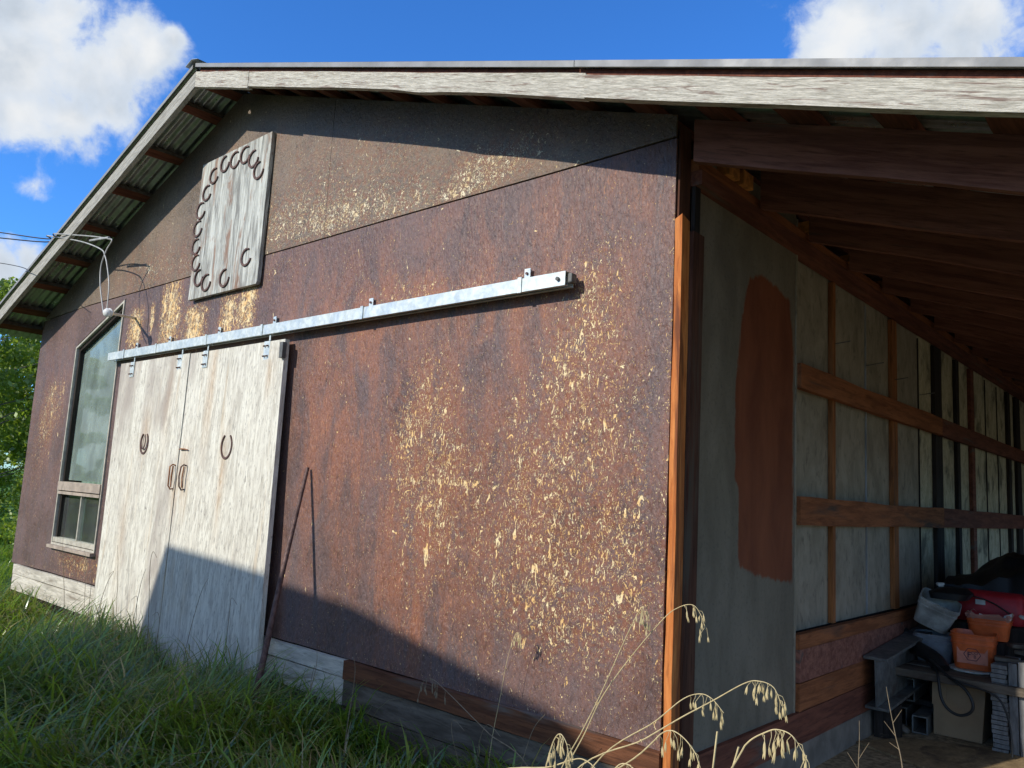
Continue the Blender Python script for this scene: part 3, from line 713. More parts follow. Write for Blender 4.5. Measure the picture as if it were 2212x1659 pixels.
# ------------------------------------------------------------------ service wires and insulator
ins = empty('insulator_bracket', (-5.14, 0, 2.66), 'white porcelain knob on a grey pipe arm beside the window top', 'insulator')
MB().tube([(-5.14, .0, 2.662), (-5.04, -.13, 2.642), (-4.90, -.29, 2.618)], .011, 8).build('bracket_arm', M_WHITE, ins, 0, True)
kb = []
for t, r_ in ((-.035, .012), (-.03, .026), (-.012, .036), (0, .026), (.012, .036), (.03, .027), (.036, .012)):
    c_ = Vector((-4.895, -.31, 2.617)) + Vector((.28, -.86, -.2)).normalized()*t
    kb.append((c_, r_))
MB().tube([c for c, _ in kb], [r for _, r in kb], 14).build('knob', M_PORC, ins, 0, True)
def spline(pts, n_=10):
    pts = [Vector(p) for p in pts]; out_ = []
    for i in range(len(pts)-1):
        p0, p1, p2, p3 = pts[max(i-1, 0)], pts[i], pts[i+1], pts[min(i+2, len(pts)-1)]
        for k in range(n_):
            t = k/n_; out_.append(.5*((2*p1)+(p2-p0)*t+(2*p0-5*p1+4*p2-p3)*t*t+(3*p1-p0-3*p2+p3)*t**3))
    out_.append(pts[-1]); return out_
wa = MB().tube(spline([(-6.20,-.42,3.45),(-5.62,-.34,3.32),(-5.25,-.30,3.20),(-5.136,-.3,3.122),(-5.06,-.3,3.02),(-4.98,-.3,2.86),(-4.96,-.3,2.70),(-4.93,-.31,2.62)]), .0055, 6).build('service_cable', M_CABLE, None, 0, True)
tag(wa, 'pale cable looping down outermost from the eave to the white porcelain knob', 'cable')
wb = MB().tube(spline([(-6.0,-.43,3.43),(-5.45,-.32,3.34),(-5.118,-.3,3.265),(-5.035,-.3,3.235),(-5.12,-.3,3.17),(-5.19,-.3,3.05),(-5.16,-.3,2.89),(-5.06,-.3,2.70),(-4.95,-.32,2.60)]), .0055, 6).build('service_cable', M_CABLE, None, 0, True)
tag(wb, 'pale cable with the hairpin bend, crossing itself above the white porcelain knob', 'cable')
MBf = MB().tube([(-5.50, -.3, 3.315), (-5.10, -.3, 3.272)], .010, 8).build('cable_sleeve', M_CABLE, None)
tag(MBf, 'short grey sleeve joining the cables under the left eave', 'cable sleeve')
wc = MB().tube(spline([(-6.20,-.42,3.45),(-6.7,-.5,3.52),(-9.0,-2.2,3.9),(-16,-8,5.2),(-30,-19,7.0)]), .006, 6).build('overhead_wire', M_DCABLE, None, 0, True)
tag(wc, 'dark overhead wire, upper of the pair meeting the left eave', 'wire')
wd_ = MB().tube(spline([(-6.0,-.43,3.43),(-6.6,-.5,3.455),(-9.0,-2.2,3.80),(-16,-8,5.1),(-30,-19,6.9)]), .006, 6).build('overhead_wire', M_DCABLE, None, 0, True)
tag(wd_, 'dark overhead wire, lower of the pair meeting the left eave', 'wire')
we = MB().tube(spline([(-6.25,-.5,3.10),(-7.17,-.55,3.32),(-10,-1.6,3.75),(-30,-9,5.0)]), .004, 6).build('overhead_wire', M_DCABLE, None, 0, True)
tag(we, 'thin dark wire running alone behind the left eave, below the pair', 'wire')

# ------------------------------------------------------------------ leaning pole
pole = MB().tube([(-2.42, -.022, 1.462), (-2.375, -.10, 1.20), (-2.318, -.205, .82), (-2.262, -.30, .436), (-2.205, -.405, .03)], [.0105, .0125, .014, .017, .018], 10).build('leaning_pole', M_RUST, None, 0, True)
tag(pole, 'thin rusty brown pole leaning on the wall beside the white doors', 'pole')

# ------------------------------------------------------------------ lean-to: inner wall, plates, rafters
XI = -.032
edges_y = [1.21, 1.83, 2.43, 3.03, 3.60, 4.10, 4.70, 5.25, 5.83, 6.35, 6.85, 7.3, 7.9, 8.5, 9.1, 9.79]
for a, c in zip(edges_y[:-1], edges_y[1:]):
    MB().box(XI-.012, XI, a+.002, c-.002, .76, 2.86).build('wall_board', M_GREYB if a < 3.5 else M_OSBLIT, barn)
MB().box(XI-.022, XI-.014, .1, 9.79, .1, 2.9).build('sheathing', M_DSTUD, barn)
for y, z in ((1.83, 2.33), (2.43, 2.30), (2.95, 2.28), (3.60, 2.26)):
    MB().tube([(-.03, y, z), (.085, y-.005, z+.012)], .003, 6).build('nail', M_DKSTEEL, barn)
# corner sheet on the outside face, with the rust-brown patch where old paint stayed
def sheet_mat():
    m, n = newmat('grey_sheet_with_rust_patch'); p = n.pos
    a = n.noise(n.vmul(p, (5, 5, 1.8)), 1.0, 6, .65, .4); f = n.noise(p, 60, 4, .6, .4)
    col = n.mix(n.ramp(a, .3, .7), (.145, .122, .090), (.215, .182, .138)); col = n.mix(n.ramp(f, .5, .75, 0, .5), col, (.09, .085, .07))
    w_ = n.noise(n.vmul(p, (3, 3, 1.2)), 4.5, 9, .78, .8)
    k_ = n.ramp(n.math('ADD', attr(n, 'patch'), n.math('MULTIPLY', n.math('SUBTRACT', w_, .5), .9)), .34, .56)
    col = n.mix(k_, col, n.mix(n.ramp(a, .3, .7), (.15, .043, .020), (.23, .072, .032)))
    return finish(m, n, col, .8, 0, f, .3, .004, .2)
bmp = bmesh.new(); Ny, Nz = 44, 100
gr = [[bmp.verts.new((.013, .15+(1.215-.15)*i/Ny, .30+2.63*j/Nz)) for i in range(Ny+1)] for j in range(Nz+1)]
for j in range(Nz):
    for i in range(Ny): bmp.faces.new((gr[j][i], gr[j][i+1], gr[j+1][i+1], gr[j+1][i]))
rr_ = bmesh.ops.extrude_face_region(bmp, geom=bmp.faces[:])
for v in [v for v in rr_['geom'] if isinstance(v, bmesh.types.BMVert)]: v.co.x = .002
bmesh.ops.recalc_face_normals(bmp, faces=bmp.faces)
me = bpy.data.meshes.new('corner_sheet'); bmp.to_mesh(me); bmp.free(); me.materials.append(sheet_mat())
PP = [(.655,2.43),(.80,2.50),(.99,2.47),(1.14,2.44),(1.185,2.2),(1.19,1.02),(1.0,1.04),(.80,1.07),(.60,1.12),(.60,1.45),(.556,1.5),(.552,1.87),(.60,2.2)]
def pdist(y, z):
    ins_ = False; dm = 9; n_ = len(PP)
    for i in range(n_):
        (a, b_), (c, d) = PP[i-1], PP[i]
        if (b_ > z) != (d > z) and y < (c-a)*(z-b_)/(d-b_)+a: ins_ = not ins_
        L2 = (c-a)**2+(d-b_)**2; t = max(0, min(1, ((y-a)*(c-a)+(z-b_)*(d-b_))/L2)); dm = min(dm, math.hypot(y-a-t*(c-a), z-b_-t*(d-b_)))
    return dm if ins_ else -dm
A = me.attributes.new('patch', 'FLOAT', 'POINT'); A.data.foreach_set('value', [max(0, min(1, (.5+pdist(v.co.y, v.co.z)/.09)*min(1, .70+max(0, (2.6-v.co.z))/1.0))) for v in me.vertices])
link(bpy.data.objects.new('corner_sheet', me), barn)
MB().box(-.0, .017, 1.217, 1.235, .30, 2.90).build('edge_batten', M_GREYB, barn)
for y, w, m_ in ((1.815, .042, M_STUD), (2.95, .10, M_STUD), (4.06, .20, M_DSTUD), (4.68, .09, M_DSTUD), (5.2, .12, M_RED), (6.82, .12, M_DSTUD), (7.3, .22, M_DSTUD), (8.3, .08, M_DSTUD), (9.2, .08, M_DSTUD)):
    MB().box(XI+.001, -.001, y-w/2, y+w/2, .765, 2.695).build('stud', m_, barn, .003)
for y in (2.43, 3.60, 5.83, 6.35, 1.832):  # thin strips drawing the board seams, paler ones towards the front
    MB().box(XI+.0005, XI+.009, y-.006, y+.006, .765, 2.69).build('seam_line', M_OLDV if y < 3 else M_DSTUD, barn)
for z0, z1, nm in ((1.295, 1.437, 0), (1.995, 2.125, 1)):
    rough_board('girt', M_GIRT, barn, (0, 1.236, z0), (0, 4.0, z0), (0, 0, z1-z0), (.038, 0, 0), .004, 20)
    rough_board('girt', M_RED, barn, (0, 4.005, z0), (0, 9.7, z0), (0, 0, z1-z0), (.038, 0, 0), .003, 20)
for z0, z1, m_ in ((.690, .762, M_GIRT), (.530, .686, M_RAFT), (.395, .526, M_GIRT), (.245, .391, M_RED)):
    rough_board('base_plank', m_, barn, (-.0, 1.238 if z0 > .39 else .1, z0), (-.0, 9.7, z0), (0, 0, z1-z0), (.036, 0, 0), .003, 40)
MB().box(-.02, .03, .08, 9.7, .0, .24).build('foundation', M_CONC, barn)
# doubled plate on top of the studs
rough_board('top_plate', M_RED, barn, (-.02, .1, 2.705), (-.02, 9.7, 2.705), (0, 0, .062), (.085, 0, 0), .003, 30)
rough_board('top_plate', M_GIRT, barn, (-.02, .1, 2.772), (-.02, 9.7, 2.772), (0, 0, .055), (.07, 0, 0), .003, 30)
for y, h in ((.38, .06), (.52, .07), (1.30, .06), (1.42, .05), (1.95, .05), (2.6, .05)):
    MB().box(.0, .075, y-.05, y+.05, 2.829, 2.829+h).build('packing_block', M_BLOCKLIT, barn, .004)
# rafters of the lean-to, 8 inch stock, doubled at places
YR = [.02, .66, 1.25, 1.86, 2.47, 3.08, 3.69, 4.30, 4.91, 5.52, 6.13, 6.74, 7.35, 7.96, 8.57, 9.18, 9.7]
for y in YR:
    d0 = rnd.uniform(-.006, .006); dep = .185
    x0, x1 = (.068, 2.55)
    a, c = zr(x0)-.016, zr(x1)-.016
    rough_board('rafter', M_RAFT, barn, (x0, y, a+d0*0), (x1, y, c), (0, 0, -dep), (0, .04, 0), .003, 24)
# eave beam and posts of the open side (to the right of the picture)
MB().box(2.38, 2.48, .065, 9.69, 1.80, 1.955).build('eave_beam', M_RAFT, barn)
for y in (.14, 2.45, 4.9, 7.35, 9.7): MB().box(2.36, 2.50, y-.07, y+.07, 0, 1.797).build('eave_post', M_RAFT, barn)

# lean-to floor
MB().box(.03, 2.6, .6, 9.8, -.02, .095).build('lean_to_floor', M_DIRT)
tag(bpy.data.objects['lean_to_floor'], kind='structure')

# ------------------------------------------------------------------ things kept in the lean-to
def rrect(cx_, cy_, w, d, z, r_=.035, n_=5, m=None):
    pts = []
    for qx, qy, a0 in ((1, -1, -90), (1, 1, 0), (-1, 1, 90), (-1, -1, 180)):
        for k in range(n_+1):
            a = math.radians(a0+90*k/n_); pts.append(Vector((cx_+qx*(w/2-r_)+r_*math.cos(a), cy_+qy*(d/2-r_)+r_*math.sin(a), z)))
    return [m @ p for p in pts] if m else pts
def bucket(name, mat, w, h, m, label, cat, group=None, lip=True):
    """square pail with rounded corners, rolled lip bands and an open hollow"""
    e = empty(name, tuple(m.translation), label, cat, group)
    prof = [(0, .84), (.25, .89), (.70, .965), (.71, 1.0), (.76, 1.0), (.77, .975), (.86, .985), (.87, 1.03), (.93, 1.03), (.94, .99), (1.0, 1.0), (1.0, .965), (.9, .94), (.1, .82)]
    rings = [rrect(0, 0, w*s, w*s, h*t, .05*s, 5, m) for t, s in prof]
    MB().loft(rings).build('pail', mat, e, 0, True)
    return e
TR = Matrix.Translation
def rotm(ax, deg): return Matrix.Rotation(math.radians(deg), 4, ax)
# pile the buckets stand on
for i, (z, x0, x1, y0, y1) in enumerate([(.425, .10, 1.3, 2.50, 2.70), (.428, .12, 1.2, 2.705, 2.86), (.43, .15, 1.25, 2.865, 3.0)]):
    o = MB().box(x0, x1, y0, y1, z, z+.045, None).build('plank', M_OLD, None, .004)
    tag(o, ['front dark plank bridging the steel tubes and cardboard box', 'second dark plank from the front, under the orange pail', 'third dark plank from the front, under the grey pail'][i], 'plank', 'planks carrying the pails')
for i, (x0, x1, y0, y1, z0, z1) in enumerate([(.16, 1.3, 3.02, 3.22, .10, .42), (.12, 1.3, 3.24, 3.9, .10, .60), (.2, 1.3, 3.10, 3.6, .605, .72)]):
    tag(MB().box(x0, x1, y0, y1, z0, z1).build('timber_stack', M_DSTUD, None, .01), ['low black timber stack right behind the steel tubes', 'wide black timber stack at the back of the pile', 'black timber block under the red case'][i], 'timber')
pl = MB().loft([[Vector((.455+.125*math.cos(a), 2.83+.14*math.sin(a), z)) for a in [2*math.pi*k/20 for k in range(20)]] for z in (.476, .486)]).build('plate', M_PAPER)
tag(pl, 'flat white lid under the orange hexagon-marked pail', 'lid')
m1 = TR((.462, 2.845, .489)) @ rotm('Z', 6)
b1 = bucket('orange_pail', M_ORANGE, .235, .205, m1, 'orange pail marked with a dark hexagon, in front of the others', 'bucket', 'orange pails')
lf = MB().box(-.080, .080, -.1095, -.1085, .035, .135, m1 @ TR((0, 0, 0)) @ rotm('X', 0)).build('label_face', M_PINK, b1)
def on_face(pts2, th=.0025, y=-.1105):
    mb = MB()
    for i in range(len(pts2)):
        a, c = Vector(pts2[i]), Vector(pts2[(i+1) % len(pts2)]); d = (c-a).normalized(); nrm = Vector((-d.y, d.x))*th/2
        q = [a-nrm, c-nrm, c+nrm, a+nrm]
        mb.add([m1 @ Vector((p.x, y, p.y)) for p in q] + [m1 @ Vector((p.x, y-.001, p.y)) for p in q], [(0,1,2,3),(7,6,5,4),(0,4,5,1),(1,5,6,2),(2,6,7,3),(3,7,4,0)])
    return mb
hx = [(.044*math.cos(math.radians(a)), .088+.038*math.sin(math.radians(a))) for a in (0, 60, 120, 180, 240, 300)]
on_face(hx, .0035).build('hexagon_mark', M_INK, b1)
def text_mesh(txt, size, mat, parent, m, name):
    cu = bpy.data.curves.new(name, 'FONT'); cu.body = txt; cu.size = size; cu.extrude = .0006; cu.align_x = 'CENTER'
    t = bpy.data.objects.new('tmp', cu); COL.objects.link(t); dg = bpy.context.evaluated_depsgraph_get()
    me = bpy.data.meshes.new_from_object(t.evaluated_get(dg)); bpy.data.objects.remove(t)
    me.transform(m); me.materials.append(mat)
    o = bpy.data.objects.new(name, me); link(o, parent); return o
fm = m1 @ TR((0, -.1112, 0)) @ rotm('X', 90)
text_mesh('F', .048, M_INK, b1, fm @ TR((-.016, .070, 0)), 'letter_mark')
text_mesh('CO', .024, M_INK, b1, fm @ TR((.012, .090, 0)), 'letter_mark')
text_mesh('B', .026, M_INK, b1, fm @ TR((.014, .068, 0)), 'letter_mark')
m2 = TR((.50, 3.06, .50)) @ rotm('Z', 4)
tag(MB().box(.40, .62, 2.965, 3.15, .477, .64).build('crate_block', M_DSTUD), 'dark block hidden behind the hexagon-marked pail', 'block')
m2 = TR((.505, 3.06, .645)) @ rotm('Z', 6)
b2 = bucket('orange_pail', M_ORANGE, .235, .125, m2, 'plain orange pail with crumpled bag and paper in it, behind the marked one', 'bucket', 'orange pails')
bag = MB(); rg = []
for t, s in ((.5, .80), (.9, .95), (1.12, 1.06), (1.22, .98)):
    rg.append([v + Vector((.006*math.sin(i*2.3+t*9), .006*math.cos(i*3.1+t*5), .010*math.sin(i*1.7+t*7))) for i, v in enumerate(rrect(0, 0, .235*s, .235*s, .125*t, .05, 5, m2))])
o = bag.loft(rg, False, False).build('plastic_bag', plain('pinkish_film', (.42, .20, .15), .35), None, 0, True); tag(o, 'pinkish plastic film lining the plain orange pail', 'bag')
o = MB().add([(.585, 2.97, .765), (.635, 2.98, .775), (.64, 3.0, .815), (.60, 2.99, .80), (.585, 2.9702, .763)], [(0, 1, 2, 3)]).add([(.47, 2.95, .79), (.56, 2.95, .765), (.565, 2.96, .775), (.47, 2.96, .80)], [(0, 1, 2, 3)]).build('paper_scrap', M_PAPER); tag(o, 'torn white paper sticking out of the plain orange pail', 'paper')
m3 = TR((.19, 2.98, .700)) @ rotm('Y', 24) @ rotm('X', 8) @ rotm('Z', 12)
b3 = bucket('white_pail', M_WBKT, .235, .17, m3, 'scuffed white pail tipped sideways on top of the grey pail', 'bucket')
m4 = TR((.215, 2.97, .478)) @ rotm('Z', 8)
b4 = bucket('grey_pail', M_GBKT, .23, .165, m4, 'upright grey pail beneath the tipped white one', 'bucket')
# red case
rc_ = empty('red_case', (.46, 3.3, .73), 'dark red case with a small white tag, below the black sheet', 'case')
MB().loft([rrect(.455, 3.30, .42, .26, .725, .04), rrect(.455, 3.30, .44, .28, .76, .05), rrect(.455, 3.30, .43, .27, .885, .05), rrect(.455, 3.30, .38, .22, .915, .04)]).build('shell', M_REDP, rc_, 0, True)
MB().box(.41, .465, 3.155, 3.159, .835, .865).build('paper_tag', M_PAPER, rc_)
MB().tube(spline([(.30, 3.15, .86), (.38, 3.13, .885), (.5, 3.13, .86), (.6, 3.14, .80)]), .005, 6).build('strap', M_BLACK, rc_, 0, True)
# black sheet heap
vs = []; fs = []
NX, NY = 30, 22
for j in range(NY+1):
    for i in range(NX+1):
        s, t = i/NX, j/NY; x = .14+1.4*s; y = 3.25+1.5*t
        z = .95+.30*(math.sin(min(1, s*1.9)*math.pi/2)**.8)*math.sin(min(1, t*2.2+.12)*math.pi/2) - .05
        z += .022*math.sin(x*17+y*5)+.016*math.sin(y*23-x*11)+.012*math.sin(x*41)
        if s < .03 or t < .03: z -= .3
        vs.append((x, y, z))
for j in range(NY):
    for i in range(NX): a = j*(NX+1)+i; fs.append((a, a+1, a+NX+2, a+NX+1))
b_ = MB(); b_.v = vs; b_.f = fs
tag(b_.build('black_sheet', M_TARP, None, 0, True), 'big crumpled black plastic sheet heaped over the pile at the back', 'plastic sheet')
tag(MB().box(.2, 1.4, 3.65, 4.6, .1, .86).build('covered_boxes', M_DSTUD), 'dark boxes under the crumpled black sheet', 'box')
# black jumble near the tipped pail
o = MB().tube(spline([(.05, 2.99, .62), (.02, 2.95, .60), (.10, 2.86, .56), (.2, 2.72, .56), (.29, 2.66, .53), (.34, 2.62, .48)]), [.03]*25+[.045]*26, 8).build('rubber_sheet', M_TARP, None, 0, True); tag(o, 'black rubber roll draped in front of the grey pail', 'rubber roll')
o = MB().loft([rrect(.29, 3.03, .20, .2, .86, .05), rrect(.30, 3.03, .24, .2, .90, .05), rrect(.31, 3.05, .15, .15, .93, .05)]).build('black_bag', M_TARP, None, 0, True); tag(o, 'small black bag resting over the tipped white pail', 'bag')
# steel H beam lying by the wall
hb = empty('steel_beam', (.12, 2.2, .28), 'dark steel beam lying against the plank base of the inner wall', 'beam')
mB = TR((0, 2.16, .275)) @ rotm('X', 4.0)
MB().box(.045, .175, 0, 1.5, .275, .292, mB).build('flange', M_DKSTEEL, hb, .002)
MB().box(.045, .175, 0, 1.5, .0, .016, mB).build('flange', M_DKSTEEL, hb, .002)
MB().box(.104, .114, .001, 1.5, .017, .274, mB).build('web', M_DKSTEEL, hb)
tag(MB().box(.05, .17, 2.3, 2.42, .096, .28).build('timber_rest', M_DSTUD), 'black timber rest holding up the near end of the steel beam', 'timber')
# square steel tubes, open ends towards the camera
def sq_tube(x, y, z, w, h, L, label, rz=4):
    m = TR((x, y, z)) @ rotm('Z', rz); t = .007; mb = MB()
    o4 = [(-w/2, 0), (w/2, 0), (w/2, h), (-w/2, h)]; i4 = [(-w/2+t, t), (w/2-t, t), (w/2-t, h-t), (-w/2+t, h-t)]
    vs = [m @ Vector((a, 0, b_)) for a, b_ in o4+i4] + [m @ Vector((a, L, b_)) for a, b_ in o4+i4]; fs = []
    for k in range(4):
        k2 = (k+1) % 4; fs += [(k, k2, 4+k2, 4+k), (k, 8+k, 8+k2, k2), (4+k, 4+k2, 12+k2, 12+k), (8+k, 12+k, 12+k2, 8+k2)]
    return tag(mb.add(vs, fs).build('steel_tube', M_DKSTEEL), label, 'steel tube', 'square steel tubes under the planks')
sq_tube(.105, 2.72, .245, .105, .135, .55, 'square steel tube, topmost of the three, under the planks')
sq_tube(.065, 2.70, .10, .105, .105, .6, 'square steel tube lowest left, below the topmost one')
sq_tube(.222, 2.58, .099, .085, .100, .6, 'square steel tube standing out nearest the cardboard box')
tag(MB().box(.02, .3, 2.84, 2.99, .21, .243).build('timber_rest', M_DSTUD), 'black spacer timber between the upper and lower steel tubes', 'timber')
# cardboard box
cbx = empty('cardboard_box', (.41, 2.78, .098), 'plain brown cardboard box with its flap hanging down, beneath the planks', 'box')
MB().prism([(.276, .099), (.530, .099), (.556, .415), (.277, .395)], 2.66, 2.92).build('carton', M_CARD, cbx, .003)
MB().add([(.274, 2.655, .395), (.352, 2.652, .402), (.352, 2.642, .275), (.274, 2.645, .272), (.274, 2.657, .395), (.352, 2.654, .402), (.352, 2.645, .275), (.274, 2.648, .272)], [(0,1,2,3),(7,6,5,4),(0,4,5,1),(1,5,6,2),(2,6,7,3),(3,7,4,0)]).build('flap', M_CARD, cbx)
tag(MB().tube(spline([(.30, 2.60, .50), (.345, 2.50, .46), (.365, 2.47, .36), (.40, 2.46, .30), (.46, 2.46, .275), (.515, 2.46, .30), (.53, 2.46, .35), (.49, 2.47, .42), (.40, 2.50, .47), (.28, 2.60, .53)]), .0085, 8).build('rubber_hose', M_BLACK, None, 0, True),
    'black hose hanging in a loop in front of the cardboard box', 'hose')
tag(MB().tube(spline([(.38, 2.50, .475), (.47, 2.46, .455), (.56, 2.46, .44), (.645, 2.455, .415), (.69, 2.45, .35), (.71, 2.45, .25), (.72, 2.43, .12)]), .006, 8).build('rubber_hose', M_BLACK, None, 0, True),
    'black cord trailing right over the pale slat stack to the floor', 'cord')
# stack of pale slats at the right edge
st = empty('slat_bundle', (.75, 2.7, .1), 'bundle of pale grey slats, lying and upright, at the right edge by the box', 'slats')
z = .10
for k in range(19):
    h = .022; m = TR((rnd.uniform(-.004, .004), rnd.uniform(-.006, .004), 0)) @ rotm('Y', 0)
    MB().box(.605, .683, 2.54, 2.95, z, z+h, m).build('slat', M_SLAT, st, .002); z += h+.003
for k in range(3): MB().box(.690+k*.048, .733+k*.048, 2.545-.004*k, 2.60, .10, .59+.012*k).build('upright_slat', M_SLAT, st, .003)
MB().box(.69, 1.0, 2.61, 2.95, .10, .56).build('core_block', M_SLAT, st)
for i, (x, y, a) in enumerate([(.66, 2.68, 12), (.76, 2.74, -20), (.70, 2.86, 35), (.82, 2.66, 8)]):
    tag(MB().box(-.06, .06, -.04, .04, 0, .022, TR((x, y, .578+.0 if i < 1 else .60+.02*i)) @ rotm('Z', a)).build('wood_offcut', M_OLD, None, .003), ['flat', 'second', 'third', 'topmost'][i] + ' grey wood offcut lying on the pale slat bundle', 'offcut')
# strand board sheet on the dirt
fl = MB().prism([(.03, 2.06), (.42, 1.89), (1.5, 2.2), (1.4, 2.9), (.20, 2.40)], .0965, .108, 'z').build('strand_board', wood_mat('trodden_strand_board', (.20, .14, .075), (.31, .22, .12), (18, 12, 10), (.10, .07, .045), (.5, .7), .5))
tag(fl, 'trodden strand board sheet lying on the lean-to floor', 'board')
# oddments: rubble along the pile foot
def lump(name, mat, c, r_, label, cat):
    bm = bmesh.new(); bmesh.ops.create_icosphere(bm, subdivisions=2, radius=r_)
    for v in bm.verts: v.co = Vector(c) + Vector((v.co.x, v.co.y, v.co.z*.6))*(1+.3*math.sin(v.co.x*90+v.co.z*70+c[0]*40))
    me = bpy.data.meshes.new(name); bm.to_mesh(me); bm.free(); me.materials.append(mat)
    o = bpy.data.objects.new(name, me); link(o); return tag(o, label, cat)
lump('cloth_wad', M_PAPER, (.24, 3.04, .945), .025, 'whitish wad on top of the small black bag', 'rag')
lump('cloth_wad', M_PAPER, (.675, 3.12, .79), .022, 'pale wad beside the right end of the red case', 'rag')
lump('clod', M_CONC, (.14, 2.52, .115), .035, 'grey clod on the floor between the steel tubes', 'clod')
dl = MB()
for k in range(420):
    x, y = rnd.uniform(.05, 1.2), rnd.uniform(1.7, 2.75); a = rnd.uniform(0, 3.14); L = rnd.uniform(.03, .11); zz = .112+rnd.uniform(0, .012)
    d = Vector((math.cos(a), math.sin(a), rnd.uniform(-.1, .1)))*L; n_ = Vector((-math.sin(a), math.cos(a), 0))*.0013
    dl.add([Vector((x, y, zz))-n_, Vector((x, y, zz))+n_, Vector((x, y, zz))+d], [(0, 1, 2)])
tag(dl.build('straw_litter', M_TWIG), 'loose straw scattered over the lean-to floor', 'straw', kind='stuff')

# ------------------------------------------------------------------ unseen shadow caster, outline traced back from the shadow on the doors
Y0 = -5.6
k = -Y0
poly = [(-3.925, .84), (-2.65, .775), (-1.93, .725), (-.506, .47), (-.25, .36), (.25, .05), (.7, -.5), (.9, -.568*k), (-4.35, -.568*k), (-4.28, -.3), (-4.13, .30)]
poly = [(x-.277*k, z+.568*k) for x, z in poly]
shd = empty('shadow_caster', (-3.2, -7, 0), 'unseen shadow caster behind the camera, shaped to its shadow on the doors', 'shadow_caster')
MB().prism([p for p in poly], Y0-2.2, Y0).build('wall', M_OLDV, shd)

# ------------------------------------------------------------------ grass
def blades(name, n_, area, hfun, wmin, wmax, mat, keep=None, seg=5, lean=1.0, dry=.12, label=None, tone=None):
    x0, x1, y0, y1 = area
    X = rng.uniform(x0, x1, n_*2); Y = rng.uniform(y0, y1, n_*2)
    # tussocks
    cl = np.sin(X*3.1+1.3*np.sin(Y*2.7))*np.sin(Y*3.9+1.1*np.sin(X*2.2))
    kp = rng.random(n_*2) < (.55+.45*cl)
    if keep is not None: kp &= keep(X, Y)
    X, Y, cl = X[kp][:n_], Y[kp][:n_], cl[kp][:n_]; n_ = len(X)
    H = hfun(X, Y)*rng.uniform(.45, 1.15, n_)*(1+.18*cl)
    Wd = rng.uniform(wmin, wmax, n_)
    az = rng.uniform(0, 2*np.pi, n_)
    # neighbours comb the same way
    comb = 2.2*np.sin(X*1.3+Y*.7)+1.6*np.sin(Y*1.9-X*.5)
    az = np.where(rng.random(n_) < .55, comb+rng.normal(0, .6, n_), az)
    bend = rng.uniform(.45, 1.35, n_)*lean
    Z0 = np.array([gz(a, b_) for a, b_ in zip(X, Y)]) - .01
    Z0 = np.where(X < -9, Z0-np.minimum(.35, (-9-X)*.03), Z0)
    T = np.linspace(0, 1, seg+1); V = np.zeros((n_, (seg+1)*2, 3))
    side = np.stack([-np.sin(az), np.cos(az)], 1)
    tw = rng.normal(0, .5, n_)
    # arc: angle from vertical grows with t
    px = np.zeros(n_); pz = np.zeros(n_)
    for i, t in enumerate(T):
        if i:
            th = bend*(.15+1.9*t**1.6)
            th = np.minimum(th, 2.5); px = px + np.sin(th)*H/seg; pz = pz + np.cos(th)*H/seg
        w = Wd*(1-t**2.2)*.5+.0003
        cx_, cy_ = X+px*np.cos(az), Y+px*np.sin(az)
        sx = side[:, 0]*np.cos(tw*t)-side[:, 1]*np.sin(tw*t); sy = side[:, 0]*np.sin(tw*t)+side[:, 1]*np.cos(tw*t)
        V[:, 2*i] = np.stack([cx_-sx*w, cy_-sy*w, Z0+pz], 1); V[:, 2*i+1] = np.stack([cx_+sx*w, cy_+sy*w, Z0+pz+.0006], 1)
    # blades do not pass through the barn front
    V[:, :, 1] = np.where((V[:, :, 0] < .1) & (V[:, :, 0] > -7.4), np.minimum(V[:, :, 1], np.where((V[:, :, 0] < -2.6) & (V[:, :, 0] > -5.1), -.125, -.035)), V[:, :, 1])
    nv = (seg+1)*2; base = np.arange(n_)[:, None, None]*nv
    q = np.array([[2*i, 2*i+1, 2*i+3, 2*i+2] for i in range(seg)])[None]
    F = (q+base).reshape(-1)
    me = bpy.data.meshes.new(name); me.vertices.add(n_*nv); me.vertices.foreach_set('co', V.ravel())
    me.loops.add(len(F)); me.loops.foreach_set('vertex_index', F.astype(np.int32))
    me.polygons.add(len(F)//4); me.polygons.foreach_set('loop_start', np.arange(0, len(F), 4, dtype=np.int32)); me.update(calc_edges=True)
    me.materials.append(mat); me.shade_smooth()
    tn = rng.uniform(0, .82, n_); dr = rng.random(n_) < (dry if not callable(dry) else dry(X, Y)); tn = np.where(dr, rng.uniform(.86, 1, n_), tn)
    A = me.attributes.new('tone', 'FLOAT', 'POINT'); A.data.foreach_set('value', np.repeat(tn, nv))
    o = bpy.data.objects.new(name, me); link(o); return tag(o, kind='stuff')
def hh(X, Y):
    h = .46+.05*np.sin(X*1.7)+.10*np.clip((-1.5-X)/1.5, -1, 1)*np.clip(-Y/1.0, 0, 1)
    h = np.where(X > -.5, .22, h)*np.where((X < -5.0) & (Y > -.8), .62, 1)
    return h
def hband(X, Y): return .40+.06*np.sin(X*2.3)+.10*np.clip((X+3)/-1, 0, 1)
def dryf(X, Y):
    return .08 + .5*np.exp(-((X+5.6)/.7)**2-((Y+.9)/.5)**2) + .35*np.exp(-((X+2.3)/.5)**2-((Y+1.1)/.35)**2) + .40*np.exp(-((Y+.28)/.2)**2)*(X < -2.6)
o = blades('grass', 30000, (-7.6, .55, -3.0, -.04), hh, .0065, .0165, M_GRASS, keep=lambda X, Y: ~((X > -.5) & (Y > -.5)), dry=dryf)
tag(o, 'tall tangled green grass filling the yard before the barn', 'grass')
